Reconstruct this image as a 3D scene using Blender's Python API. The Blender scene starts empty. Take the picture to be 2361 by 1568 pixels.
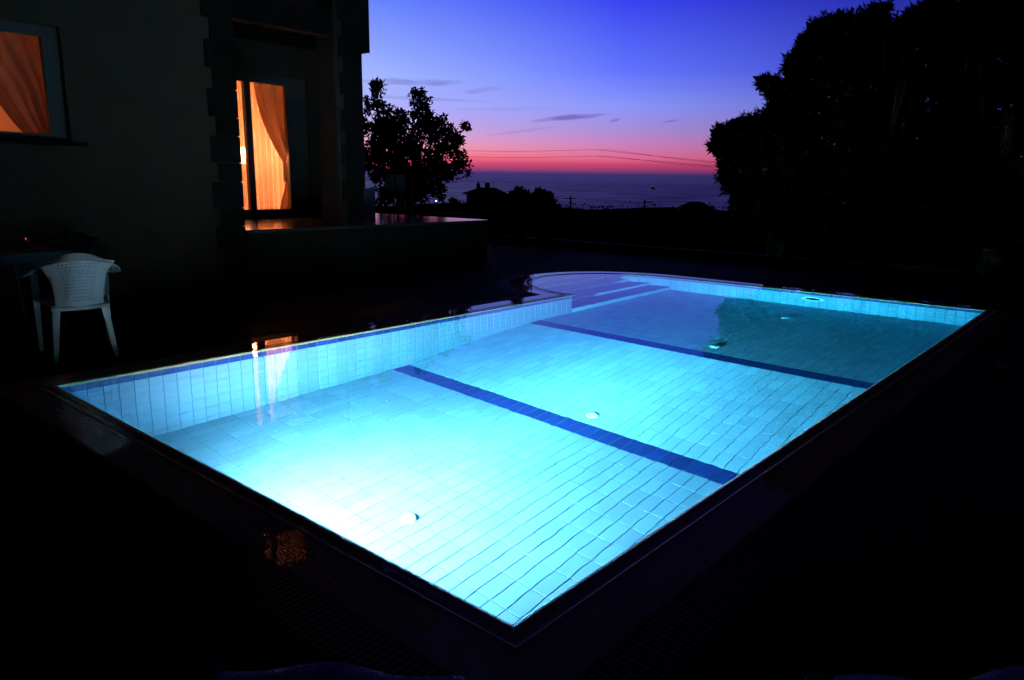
import bpy, bmesh, math, random
import numpy as np
from mathutils import Vector, Matrix
PI = math.pi
SC = bpy.context.scene
COL = SC.collection
rnd = random.Random(7)

# ------------------------------------------------------------------ camera
CW, CH, CF = 2361.0, 1568.0, 1698.0
CAM = Vector((-1.5444, -1.3110, 1.3469))
RX = Vector((0.65617433, -0.75449082, 0.01337306))   # camera right in world
DN = Vector((-0.14983337, -0.14763687, -0.97762637)) # camera down in world
FW = Vector((0.73958448, 0.6394896, -0.20992343))    # camera forward in world
cam_d = bpy.data.cameras.new("camera")
cam_d.sensor_width = 36.0
cam_d.lens = 36.0 * CF / CW
cam_d.clip_start = 0.05
cam_d.clip_end = 90000
cam = bpy.data.objects.new("camera", cam_d)
COL.objects.link(cam)
m = Matrix((( RX.x, -DN.x, -FW.x, CAM.x), (RX.y, -DN.y, -FW.y, CAM.y), (RX.z, -DN.z, -FW.z, CAM.z), (0, 0, 0, 1)))
cam.matrix_world = m
SC.camera = cam

def spot(px, py, d):
    """world point seen towards picture position px,py at horizontal distance d"""
    r = RX * (px - CW / 2) + DN * (py - CH / 2) + FW * CF
    return CAM + r * (d / math.hypot(r.x, r.y))

# ------------------------------------------------------------------ render settings / exposure
SC.view_settings.view_transform = 'Standard'
SC.view_settings.look = 'None'
SC.view_settings.exposure = 0.0
SC.view_settings.gamma = 1.0
SC.view_settings.use_curve_mapping = False
SC.render.engine = 'CYCLES'
cy = SC.cycles
cy.use_denoising = True
cy.max_bounces = 14
cy.transmission_bounces = 10
cy.transparent_max_bounces = 16
cy.diffuse_bounces = 5
cy.volume_bounces = 0
cy.sample_clamp_indirect = 80.0
cy.caustics_reflective = False
cy.caustics_refractive = True
cy.blur_glossy = 0.5

# ------------------------------------------------------------------ world: dusk sky after sunset
def lin(c):
    return tuple(((v / 255) / 12.92 if v / 255 <= 0.04045 else ((v / 255 + 0.055) / 1.055) ** 2.4) for v in c) + (1.0,)

world = bpy.data.worlds.new("World")
SC.world = world
world.use_nodes = True
wt = world.node_tree
wt.nodes.clear()
def N(tree, typ, **kw):
    n = tree.nodes.new(typ)
    for k, v in kw.items():
        if k == 'op': n.operation = v
        else: setattr(n, k, v)
    return n
def L(tree, a, b): tree.links.new(a, b)
def math_n(tree, op, a, b=None, c=None, clamp=False):
    n = tree.nodes.new('ShaderNodeMath'); n.operation = op; n.use_clamp = clamp
    for i, v in enumerate((a, b, c)):
        if v is None: continue
        if isinstance(v, (int, float)): n.inputs[i].default_value = v
        else: tree.links.new(v, n.inputs[i])
    return n.outputs[0]
def ramp(tree, fac, stops, interp='LINEAR'):
    n = tree.nodes.new('ShaderNodeValToRGB')
    cr = n.color_ramp; cr.interpolation = interp
    while len(cr.elements) > 1: cr.elements.remove(cr.elements[-1])
    cr.elements[0].position = stops[0][0]; cr.elements[0].color = stops[0][1]
    for p, c in stops[1:]:
        e = cr.elements.new(p); e.color = c
    if fac is not None: tree.links.new(fac, n.inputs[0])
    return n.outputs[0]
def mixc(tree, fac, a, b):
    n = tree.nodes.new('ShaderNodeMix'); n.data_type = 'RGBA'
    if isinstance(fac, (int, float)): n.inputs[0].default_value = fac
    else: tree.links.new(fac, n.inputs[0])
    for i, v in ((6, a), (7, b)):
        if isinstance(v, tuple): n.inputs[i].default_value = v
        else: tree.links.new(v, n.inputs[i])
    return n.outputs[2]

tc = N(wt, 'ShaderNodeTexCoord')
nrm = N(wt, 'ShaderNodeVectorMath', op='NORMALIZE'); L(wt, tc.outputs['Generated'], nrm.inputs[0])
sep = N(wt, 'ShaderNodeSeparateXYZ'); L(wt, nrm.outputs[0], sep.inputs[0])
X, Y, Z = sep.outputs
elev = math_n(wt, 'MULTIPLY', math_n(wt, 'ARCSINE', Z), 180 / PI)
azim = math_n(wt, 'MULTIPLY', math_n(wt, 'ARCTAN2', Y, X), 180 / PI)
# elevation -> 0..1 over 0..60 degrees with a square-root-like spread (more stops near the horizon)
ef = math_n(wt, 'POWER', math_n(wt, 'DIVIDE', math_n(wt, 'MAXIMUM', elev, 0.0), 60.0, clamp=True), 0.5)
def E(e): return min(1.0, (max(e, 0) / 60.0) ** 0.5)
SUNSET_AZ = 56.0
rampA = ramp(wt, ef, [(0.0, lin((52, 46, 104))), (E(0.65), lin((66, 54, 116))), (E(1.35), lin((222, 84, 122))), (E(1.7), lin((255, 112, 128))),
    (E(2.4), lin((255, 166, 168))), (E(3.3), lin((226, 176, 222))), (E(5.0), lin((184, 180, 250))), (E(7.5), lin((166, 186, 255))),
    (E(12.5), lin((104, 136, 255))), (E(18), lin((60, 76, 200))), (E(35), lin((12, 14, 52))), (1.0, lin((3, 3, 12)))])
rampB = ramp(wt, ef, [(0.0, lin((46, 42, 96))), (E(0.65), lin((58, 50, 110))), (E(1.35), lin((196, 68, 112))), (E(1.8), lin((226, 104, 140))),
    (E(2.7), lin((206, 126, 184))), (E(4.0), lin((166, 142, 218))), (E(5.6), lin((138, 150, 250))), (E(8.0), lin((98, 116, 255))),
    (E(12.5), lin((58, 68, 240))), (E(18), lin((19, 21, 84))), (E(35), lin((6, 6, 24))), (1.0, lin((3, 3, 12)))])
rampC = ramp(wt, ef, [(0.0, lin((30, 28, 66))), (E(0.65), lin((36, 34, 76))), (E(1.3), lin((120, 48, 84))), (E(2.4), lin((124, 72, 112))),
    (E(4.0), lin((92, 84, 160))), (E(8.0), lin((44, 50, 170))), (E(12.5), lin((23, 27, 118))), (E(20), lin((7, 7, 30))), (E(35), lin((4, 4, 18))), (1.0, lin((3, 3, 12)))])
rampD = ramp(wt, ef, [(0.0, lin((12, 12, 26))), (E(6), lin((13, 13, 34))), (E(20), lin((7, 7, 22))), (1.0, lin((3, 3, 12)))])
daz = math_n(wt, 'ABSOLUTE', math_n(wt, 'SUBTRACT', azim, SUNSET_AZ))
daz = math_n(wt, 'MINIMUM', daz, math_n(wt, 'SUBTRACT', 360.0, daz))
def smooth(a, b):
    n = wt.nodes.new('ShaderNodeMapRange'); n.interpolation_type = 'SMOOTHSTEP'
    n.inputs[1].default_value = a; n.inputs[2].default_value = b
    L(wt, daz, n.inputs[0]); return n.outputs[0]
def linr(a, b):
    n = wt.nodes.new('ShaderNodeMapRange'); n.inputs[1].default_value = a; n.inputs[2].default_value = b
    L(wt, daz, n.inputs[0]); return n.outputs[0]
col = mixc(wt, linr(3, 23), rampA, rampB)
col = mixc(wt, linr(23, 46), col, rampC)
col = mixc(wt, smooth(44, 105), col, rampD)
# thin dark evening clouds, drawn out along the horizon
def cloud(az0, el0, wa, we, tilt, amt, seed):
    a = math_n(wt, 'SUBTRACT', azim, az0)
    e = math_n(wt, 'SUBTRACT', elev, el0)
    e = math_n(wt, 'ADD', e, math_n(wt, 'MULTIPLY', a, tilt))
    nz = N(wt, 'ShaderNodeTexNoise'); nz.inputs['Scale'].default_value = 1.0; nz.inputs['Detail'].default_value = 4.0
    cmb = N(wt, 'ShaderNodeCombineXYZ')
    L(wt, math_n(wt, 'MULTIPLY', azim, 0.55), cmb.inputs[0]); L(wt, math_n(wt, 'MULTIPLY', elev, 2.6), cmb.inputs[1]); cmb.inputs[2].default_value = seed
    L(wt, cmb.outputs[0], nz.inputs['Vector'])
    q = math_n(wt, 'ADD', math_n(wt, 'POWER', math_n(wt, 'DIVIDE', a, wa), 2.0), math_n(wt, 'POWER', math_n(wt, 'DIVIDE', e, we), 2.0))
    q = math_n(wt, 'ADD', q, math_n(wt, 'MULTIPLY', math_n(wt, 'SUBTRACT', nz.outputs[0], 0.5), 2.6))
    g = math_n(wt, 'SUBTRACT', 1.0, q, clamp=True)
    return math_n(wt, 'MULTIPLY', g, amt)
tot = None
for args in ((36.6, 4.75, 2.7, 0.24, 0.10, 0.78, 3), (33.4, 4.55, 0.45, 0.11, 0.2, 0.5, 5), (29.4, 4.5, 0.75, 0.10, 0.12, 0.45, 8),
             (48.5, 7.0, 4.2, 0.30, 0.02, 0.5, 11), (43.2, 6.6, 1.5, 0.22, 0.15, 0.30, 14), (48.0, 5.9, 5.5, 0.16, -0.02, 0.30, 17),
             (40.5, 3.7, 2.6, 0.14, 0.14, 0.25, 21), (41.5, 5.3, 5.0, 0.16, 0.03, 0.14, 25)):
    c = cloud(*args)
    tot = c if tot is None else math_n(wt, 'MAXIMUM', tot, c)
cn = N(wt, 'ShaderNodeVectorMath', op='MULTIPLY'); L(wt, col, cn.inputs[0]); cn.inputs[1].default_value = (0.42, 0.36, 0.52)
col = mixc(wt, tot, col, cn.outputs[0])
bg = N(wt, 'ShaderNodeBackground'); bg.inputs['Strength'].default_value = 1.0
L(wt, col, bg.inputs['Color'])
wo = N(wt, 'ShaderNodeOutputWorld'); L(wt, bg.outputs[0], wo.inputs[0])

# ------------------------------------------------------------------ materials
def mat(name, color, rough=0.7, spec=0.5, metal=0.0, noise=0.0, nscale=8.0, bump=0.0, bscale=60.0, coat=0.0):
    mt = bpy.data.materials.new(name); mt.use_nodes = True
    t = mt.node_tree; b = t.nodes['Principled BSDF']
    b.inputs['Base Color'].default_value = (*color, 1); b.inputs['Roughness'].default_value = rough
    b.inputs['Metallic'].default_value = metal; b.inputs['Specular IOR Level'].default_value = spec
    b.inputs['Coat Weight'].default_value = coat
    g = N(t, 'ShaderNodeTexCoord')
    if noise:
        n = N(t, 'ShaderNodeTexNoise'); n.inputs['Scale'].default_value = nscale; n.inputs['Detail'].default_value = 6
        L(t, g.outputs['Object'], n.inputs['Vector'])
        c = ramp(t, n.outputs[0], [(0.3, (*[v * (1 - noise) for v in color], 1)), (0.7, (*[min(1, v * (1 + noise)) for v in color], 1))])
        L(t, c, b.inputs['Base Color'])
    if bump:
        n2 = N(t, 'ShaderNodeTexNoise'); n2.inputs['Scale'].default_value = bscale; n2.inputs['Detail'].default_value = 5
        L(t, g.outputs['Object'], n2.inputs['Vector'])
        bp = N(t, 'ShaderNodeBump'); bp.inputs['Strength'].default_value = bump; bp.inputs['Distance'].default_value = 0.01
        L(t, n2.outputs[0], bp.inputs['Height']); L(t, bp.outputs[0], b.inputs['Normal'])
    return mt

def tile_mat(name, color, var=0.10, rough=0.5):
    """glazed tile: every tile a slightly different tone, by its place"""
    mt = bpy.data.materials.new(name); mt.use_nodes = True
    t = mt.node_tree; b = t.nodes['Principled BSDF']
    b.inputs['Roughness'].default_value = rough
    g = N(t, 'ShaderNodeNewGeometry')
    mp = N(t, 'ShaderNodeVectorMath', op='DIVIDE'); L(t, g.outputs['Position'], mp.inputs[0]); mp.inputs[1].default_value = (0.204, 0.10256, 0.2)
    fl = N(t, 'ShaderNodeVectorMath', op='FLOOR'); L(t, mp.outputs[0], fl.inputs[0])
    wn = N(t, 'ShaderNodeTexWhiteNoise'); wn.noise_dimensions = '2D'; L(t, fl.outputs[0], wn.inputs['Vector'])
    n = N(t, 'ShaderNodeTexNoise'); n.inputs['Scale'].default_value = 3.0; n.inputs['Detail'].default_value = 5; L(t, g.outputs['Position'], n.inputs['Vector'])
    f = math_n(t, 'ADD', math_n(t, 'MULTIPLY', wn.outputs['Value'], 0.6), math_n(t, 'MULTIPLY', n.outputs[0], 0.4))
    c = ramp(t, f, [(0.1, (*[v * (1 - var) for v in color], 1)), (0.9, (*[min(1, v * (1 + var)) for v in color], 1))])
    L(t, c, b.inputs['Base Color'])
    return mt

M = {}
M['tile'] = tile_mat('pale_blue_pool_tile', (0.235, 0.345, 0.475), 0.13)
M['navy'] = tile_mat('navy_pool_tile', (0.012, 0.035, 0.20), 0.2)
M['tread'] = tile_mat('blue_step_tile', (0.035, 0.07, 0.28), 0.15)
M['grout'] = mat('pool_grout', (0.05, 0.15, 0.21), 0.9, noise=0.2, nscale=30)
M['grout_navy'] = mat('pool_grout_dark', (0.02, 0.04, 0.10), 0.9)
M['coping'] = mat('sand_coping_tile', (0.60, 0.36, 0.19), 0.25, noise=0.18, nscale=14, bump=0.15, bscale=180)
M['grate'] = mat('grate_plastic', (0.020, 0.020, 0.028), 0.6, 0.2)
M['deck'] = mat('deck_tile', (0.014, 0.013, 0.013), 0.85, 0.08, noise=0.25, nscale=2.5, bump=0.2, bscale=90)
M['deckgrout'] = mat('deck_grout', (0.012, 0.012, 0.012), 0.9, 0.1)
M['plaster'] = mat('rough_plaster', (0.080, 0.044, 0.030), 0.92, 0.15, noise=0.08, nscale=5, bump=0.5, bscale=45)
M['stone'] = mat('dark_quoin_stone', (0.008, 0.0055, 0.0045), 0.9, 0.15, noise=0.3, nscale=9, bump=0.6, bscale=30)
M['beam'] = mat('dark_timber', (0.008, 0.0055, 0.0045), 0.9, 0.1, noise=0.3, nscale=12)
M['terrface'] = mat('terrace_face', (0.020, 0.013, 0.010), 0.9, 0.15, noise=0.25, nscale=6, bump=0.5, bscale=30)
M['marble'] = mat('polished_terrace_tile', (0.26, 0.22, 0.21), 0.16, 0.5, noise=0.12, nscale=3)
M['pvc'] = mat('window_frame_pvc', (0.085, 0.062, 0.056), 0.5, noise=0.05)
M['white'] = mat('white_plastic', (0.24, 0.185, 0.17), 0.45, noise=0.05, nscale=20, bump=0.05, bscale=220)
M['darkplastic'] = mat('dark_plastic', (0.02, 0.018, 0.02), 0.35, noise=0.1)
M['tablem'] = mat('grey_table_top', (0.022, 0.017, 0.017), 0.5, noise=0.2, nscale=9)
M['cloth'] = mat('pale_cloth', (0.30, 0.25, 0.26), 0.95, 0.1, noise=0.15, nscale=5)
M['towel'] = mat('violet_towel', (0.12, 0.08, 0.26), 0.98, 0.05, noise=0.35, nscale=22, bump=0.8, bscale=160)
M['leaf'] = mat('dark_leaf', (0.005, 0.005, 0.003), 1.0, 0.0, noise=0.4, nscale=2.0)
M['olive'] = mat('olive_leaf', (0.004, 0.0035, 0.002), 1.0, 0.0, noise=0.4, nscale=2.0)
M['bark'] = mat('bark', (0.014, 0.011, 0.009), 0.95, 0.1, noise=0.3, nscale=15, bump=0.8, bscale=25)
M['earth'] = mat('dry_earth', (0.007, 0.006, 0.005), 1.0, 0.0, noise=0.4, nscale=0.08, bump=0.3, bscale=2)
M['roof'] = mat('roof_tile', (0.05, 0.03, 0.025), 0.9, 0.1, noise=0.3, nscale=4)
M['farwall'] = mat('far_house_wall', (0.07, 0.065, 0.06), 0.9, 0.1, noise=0.2, nscale=2)
M['metal'] = mat('dark_metal', (0.05, 0.05, 0.055), 0.45, 0.5, 0.8)
M['steel'] = mat('ring_white', (0.85, 0.88, 0.88), 0.3)
M['hole'] = mat('dark_lens', (0.01, 0.03, 0.05), 0.2)
M['flower'] = mat('red_flower', (0.35, 0.02, 0.03), 0.7)
M['room'] = mat('warm_room_paint', (0.80, 0.62, 0.42), 0.9, 0.2, noise=0.06, nscale=2)
M['roomdark'] = mat('room_furniture', (0.30, 0.13, 0.06), 0.6, 0.3, noise=0.2, nscale=5)
M['clay'] = mat('clay_red_glass', (0.20, 0.01, 0.01), 0.15)

def emit(name, color, strength):
    mt = bpy.data.materials.new(name); mt.use_nodes = True
    t = mt.node_tree; t.nodes.clear()
    e = N(t, 'ShaderNodeEmission'); e.inputs[0].default_value = (*color, 1); e.inputs[1].default_value = strength
    o = N(t, 'ShaderNodeOutputMaterial'); L(t, e.outputs[0], o.inputs[0]); return mt

def cloth_mat(name, color, trans, transp, stripes=0.0):
    mt = bpy.data.materials.new(name); mt.use_nodes = True
    t = mt.node_tree; t.nodes.clear()
    g = N(t, 'ShaderNodeTexCoord')
    mp = N(t, 'ShaderNodeMapping'); mp.inputs['Scale'].default_value = (40, 40, 1.2); L(t, g.outputs['Object'], mp.inputs[0])
    n = N(t, 'ShaderNodeTexNoise'); n.inputs['Scale'].default_value = 1.0; n.inputs['Detail'].default_value = 4; L(t, mp.outputs[0], n.inputs['Vector'])
    c = ramp(t, n.outputs[0], [(0.3, (*[v * (1 - stripes) for v in color], 1)), (0.7, (*color, 1))])
    d = N(t, 'ShaderNodeBsdfDiffuse'); tr = N(t, 'ShaderNodeBsdfTranslucent'); tp = N(t, 'ShaderNodeBsdfTransparent')
    L(t, c, d.inputs[0]); L(t, c, tr.inputs[0])
    m1 = N(t, 'ShaderNodeMixShader'); m1.inputs[0].default_value = trans; L(t, d.outputs[0], m1.inputs[1]); L(t, tr.outputs[0], m1.inputs[2])
    lw = N(t, 'ShaderNodeLayerWeight'); lw.inputs['Blend'].default_value = 0.5
    m2 = N(t, 'ShaderNodeMixShader'); L(t, math_n(t, 'MULTIPLY', math_n(t, 'POWER', math_n(t, 'SUBTRACT', 1.0, lw.outputs['Facing']), 1.5), transp), m2.inputs[0]); L(t, m1.outputs[0], m2.inputs[1]); L(t, tp.outputs[0], m2.inputs[2])
    o = N(t, 'ShaderNodeOutputMaterial'); L(t, m2.outputs[0], o.inputs[0]); return mt
M['sheer'] = cloth_mat('sheer_curtain', (0.85, 0.72, 0.60), 0.65, 0.60, 0.10)
M['drape'] = cloth_mat('ochre_drape', (0.36, 0.21, 0.12), 0.30, 0.03, 0.12)

def glass_pane():
    mt = bpy.data.materials.new('window_glass'); mt.use_nodes = True
    t = mt.node_tree; t.nodes.clear()
    tp = N(t, 'ShaderNodeBsdfTransparent'); gl = N(t, 'ShaderNodeBsdfGlossy'); gl.inputs['Roughness'].default_value = 0.02
    fr = N(t, 'ShaderNodeFresnel'); fr.inputs[0].default_value = 1.45
    mx = N(t, 'ShaderNodeMixShader'); L(t, fr.outputs[0], mx.inputs[0]); L(t, tp.outputs[0], mx.inputs[1]); L(t, gl.outputs[0], mx.inputs[2])
    o = N(t, 'ShaderNodeOutputMaterial'); L(t, mx.outputs[0], o.inputs[0]); return mt
M['glass'] = glass_pane()

def water_mat():
    mt = bpy.data.materials.new('pool_water'); mt.use_nodes = True
    t = mt.node_tree; t.nodes.clear()
    g = N(t, 'ShaderNodeNewGeometry')
    mp = N(t, 'ShaderNodeMapping'); mp.inputs['Rotation'].default_value = (0, 0, 0.9); mp.inputs['Scale'].default_value = (1.0, 1.7, 1.0); L(t, g.outputs['Position'], mp.inputs[0])
    n = N(t, 'ShaderNodeTexNoise'); n.inputs['Scale'].default_value = 6.0; n.inputs['Detail'].default_value = 1.2; n.inputs['Roughness'].default_value = 0.45
    L(t, mp.outputs[0], n.inputs['Vector'])
    bp = N(t, 'ShaderNodeBump'); bp.inputs['Strength'].default_value = 1.0; bp.inputs['Distance'].default_value = WAVE
    L(t, n.outputs[0], bp.inputs['Height'])
    gl = N(t, 'ShaderNodeBsdfGlass'); gl.inputs['IOR'].default_value = 1.333; gl.inputs['Roughness'].default_value = 0.0
    gl.inputs['Color'].default_value = (1, 1, 1, 1); L(t, bp.outputs[0], gl.inputs['Normal'])
    va = N(t, 'ShaderNodeVolumeAbsorption'); va.inputs['Color'].default_value = (0.0, 0.88, 0.95, 1); va.inputs['Density'].default_value = ABS
    o = N(t, 'ShaderNodeOutputMaterial'); L(t, gl.outputs[0], o.inputs[0]); L(t, va.outputs[0], o.inputs['Volume'])
    return mt
WAVE, ABS = 0.0007, 0.36
M['water'] = water_mat()

# ------------------------------------------------------------------ helpers
def tag(o, label=None, cat=None, group=None, kind=None):
    if label: o['label'] = label
    if cat: o['category'] = cat
    if group: o['group'] = group
    if kind: o['kind'] = kind
    return o
def empty(name, loc, label=None, cat=None, group=None, kind=None, rz=0):
    o = bpy.data.objects.new(name, None); COL.objects.link(o)
    o.location = loc; o.rotation_euler = (0, 0, rz); o.empty_display_size = 0.1
    return tag(o, label, cat, group, kind)
class MB:
    def __init__(s): s.v = []; s.f = []
    def add(s, vs, fs):
        k = len(s.v); s.v += [tuple(v) for v in vs]; s.f += [tuple(i + k for i in f) for f in fs]; return s
    def box(s, x0, y0, z0, x1, y1, z1):
        return s.add([(x0, y0, z0), (x1, y0, z0), (x1, y1, z0), (x0, y1, z0), (x0, y0, z1), (x1, y0, z1), (x1, y1, z1), (x0, y1, z1)],
                     [(0, 3, 2, 1), (4, 5, 6, 7), (0, 1, 5, 4), (1, 2, 6, 5), (2, 3, 7, 6), (3, 0, 4, 7)])
    def tube(s, pts, rad, n=8, caps=True):
        pts = [Vector(p) for p in pts]
        rad = rad if isinstance(rad, (list, tuple)) else [rad] * len(pts)
        k = len(s.v); ref = None
        for i, p in enumerate(pts):
            t = (pts[min(i + 1, len(pts) - 1)] - pts[max(i - 1, 0)]).normalized()
            if ref is None:
                ref = Vector((0, 0, 1)) if abs(t.z) < 0.9 else Vector((1, 0, 0))
            a = t.cross(ref).normalized(); b = a.cross(t).normalized(); ref = b
            for j in range(n):
                q = p + (a * math.cos(2 * PI * j / n) + b * math.sin(2 * PI * j / n)) * rad[i]
                s.v.append(tuple(q))
        for i in range(len(pts) - 1):
            for j in range(n):
                s.f.append((k + i * n + j, k + i * n + (j + 1) % n, k + (i + 1) * n + (j + 1) % n, k + (i + 1) * n + j))
        if caps:
            s.f.append(tuple(k + j for j in range(n))[::-1]); s.f.append(tuple(k + (len(pts) - 1) * n + j for j in range(n)))
        return s
    def lathe(s, prof, c=(0, 0, 0), n=24, axis='z'):
        k = len(s.v)
        for r, z in prof:
            for j in range(n):
                a = 2 * PI * j / n
                p = (r * math.cos(a), r * math.sin(a), z)
                if axis == 'x': p = (p[2], p[0], p[1])
                s.v.append((c[0] + p[0], c[1] + p[1], c[2] + p[2]))
        for i in range(len(prof) - 1):
            for j in range(n):
                s.f.append((k + i * n + j, k + i * n + (j + 1) % n, k + (i + 1) * n + (j + 1) % n, k + (i + 1) * n + j))
        return s
    def mesh(s, name, m, smooth=False):
        me = bpy.data.meshes.new(name); me.from_pydata(s.v, [], s.f); me.materials.append(m)
        if smooth: me.polygons.foreach_set('use_smooth', [True] * len(me.polygons))
        me.update(); return me
    def build(s, name, m, parent=None, smooth=False, bevel=0.0, seg=2):
        me = s.mesh(name, m, smooth)
        bm = bmesh.new(); bm.from_mesh(me)
        bmesh.ops.recalc_face_normals(bm, faces=bm.faces)
        if bevel: bmesh.ops.bevel(bm, geom=bm.edges[:], offset=bevel, segments=seg, affect='EDGES', clamp_overlap=True)
        bm.to_mesh(me); bm.free()
        return link(name, me, parent)
def link(name, me, parent=None):
    o = bpy.data.objects.new(name, me); COL.objects.link(o)
    if parent is not None: o.parent = parent
    return o
def copy_tree(o, parent=None):
    c = o.copy(); COL.objects.link(c); c.parent = parent
    for ch in [q for q in bpy.data.objects if q.parent == o]: copy_tree(ch, c)
    return c

# ------------------------------------------------------------------ pool
W, LN = 4.0, 8.16          # clear width (y) and length (x)
TX, TY, TZ = 0.204, W / 39, 0.20
XA = 28 * TX               # 5.712: where the step alcove opens
EC, ERX, ERY = ((XA + LN) / 2, W), (LN - XA) / 2, 1.35
DEEP, SHAL = -1.535, -1.16
S1, S2 = 14, 24            # columns of the navy stripes
def floor_z(x):
    a, b = (S1 + 1) * TX, S2 * TX
    return DEEP if x <= a else SHAL if x >= b else DEEP + (SHAL - DEEP) * (x - a) / (b - a)
def arc(th, o=0.0):
    """point on the alcove ellipse, pushed outwards by o"""
    p = Vector((EC[0] + ERX * math.cos(th), EC[1] + ERY * math.sin(th), 0))
    n = Vector((math.cos(th) / ERX, math.sin(th) / ERY, 0)).normalized()
    return p + n * o

pool = empty('pool', (0, 0, 0), kind='structure')
def tile_mesh(name, w, h, m, g=0.0046, t=0.006, s=0.0025):
    """tile lying in XY, centred, top at z=0, with chamfered edges"""
    a, b = (w - g) / 2, (h - g) / 2
    mb = MB()
    mb.add([(-a, -b, -t), (a, -b, -t), (a, b, -t), (-a, b, -t), (-a, -b, -s), (a, -b, -s), (a, b, -s), (-a, b, -s),
            (-a + s, -b + s, 0), (a - s, -b + s, 0), (a - s, b - s, 0), (-a + s, b - s, 0)],
           [(0, 1, 5, 4), (1, 2, 6, 5), (2, 3, 7, 6), (3, 0, 4, 7), (4, 5, 9, 8), (5, 6, 10, 9), (6, 7, 11, 10), (7, 4, 8, 11), (8, 9, 10, 11)])
    return mb.mesh(name, m)
ft = tile_mesh('floor_tile', TX, TY, M['tile']); ftn = tile_mesh('floor_tile_navy', TX, TY, M['navy'])
wt_ = tile_mesh('wall_tile', TX / 2, TZ, M['tile']); wtn = tile_mesh('waterline_tile', TX / 2, TZ, M['navy'])
SL = math.atan2(SHAL - DEEP, (S2 - S1 - 1) * TX)

place = []   # (kind name, mesh, matrix, seen size)
def size_seen(p, area, nrm):
    d = (p - CAM); return area * abs(d.normalized().dot(nrm)) / d.length_squared
for i in range(40):
    for j in range(39):
        x = (i + 0.5) * TX; y = (j + 0.5) * TY
        slope = S1 < i < S2
        z = floor_z(x)
        R = Matrix.Rotation(-SL if slope else 0, 4, 'Y')
        mx = Matrix.Translation((x, y, z)) @ R @ Matrix.Diagonal((1 / math.cos(SL) if slope else 1, 1, 1, 1))
        mx = mx @ Matrix.Rotation(rnd.uniform(-1, 1) * 0.004, 4, 'X') @ Matrix.Rotation(rnd.uniform(-1, 1) * 0.003, 4, 'Y')
        stripe = i in (S1, S2)
        # is the tile in the picture (not behind the near edges)?
        vis = 0.0 if (x < 0.35 or y < 0.55 or (x > XA and y > W - 0.02)) else size_seen(Vector((x, y, z)), TX * TY, Vector((0, 0, 1)))
        place.append(('stripe_tile' if stripe else 'floor_tile', ftn if stripe else ft, mx, vis))
def wall_tiles(p0, p1, normal, zfun, ncol, seen):
    d = (p1 - p0) / ncol
    ang = math.atan2(normal.y, normal.x)
    basis = Matrix.Rotation(ang, 4, 'Z') @ Matrix(((0, 0, 1, 0), (1, 0, 0, 0), (0, 1, 0, 0), (0, 0, 0, 1)))
    for i in range(ncol):
        c = p0 + d * (i + 0.5)
        zb = zfun(c)
        k = 0; z = -0.05
        while z > zb - 0.02:
            zc = z - TZ / 2
            mx = Matrix.Translation((c.x, c.y, zc)) @ basis @ Matrix.Diagonal((d.length / (TX / 2), 1, 1, 1))
            mx = mx @ Matrix.Rotation(rnd.uniform(-1, 1) * 0.004, 4, 'X')
            nv = k == 0
            vis = size_seen(Vector((c.x, c.y, zc)), TX * TZ / 2, normal) if seen else 0
            place.append(('waterline_tile' if nv else 'wall_tile', wtn if nv else wt_, mx, vis))
            z -= TZ; k += 1
V = lambda x, y, z=0: Vector((x, y, z))
wall_tiles(V(0, W), V(XA, W), V(0, -1), lambda c: floor_z(c.x), 56, True)       # long side away from camera
wall_tiles(V(LN, 0), V(LN, W), V(-1, 0), lambda c: SHAL, 39, True)              # far end
wall_tiles(V(0, 0), V(LN, 0), V(0, 1), lambda c: floor_z(c.x), 80, False)
wall_tiles(V(0, 0), V(0, W), V(1, 0), lambda c: DEEP, 39, False)
# alcove wall, steps
STEPS = [(4.00, -0.93), (4.32, -0.73), (4.64, -0.53), (4.95, -0.33), (5.20, -0.14)]   # riser y, tread z
def step_floor(c):
    z = SHAL
    for y, t in STEPS:
        if c.y > y: z = t
    return z
NA = 34
for k in range(NA):
    a0, a1 = PI - PI * k / NA, PI - PI * (k + 1) / NA
    p0, p1 = arc(a0), arc(a1); c = (p0 + p1) / 2
    n = -(arc((a0 + a1) / 2, 1) - arc((a0 + a1) / 2, 0)); n.z = 0
    wall_tiles(p0, p1, n, step_floor, max(1, round((p1 - p0).length / (TX / 2))), True)
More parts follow.
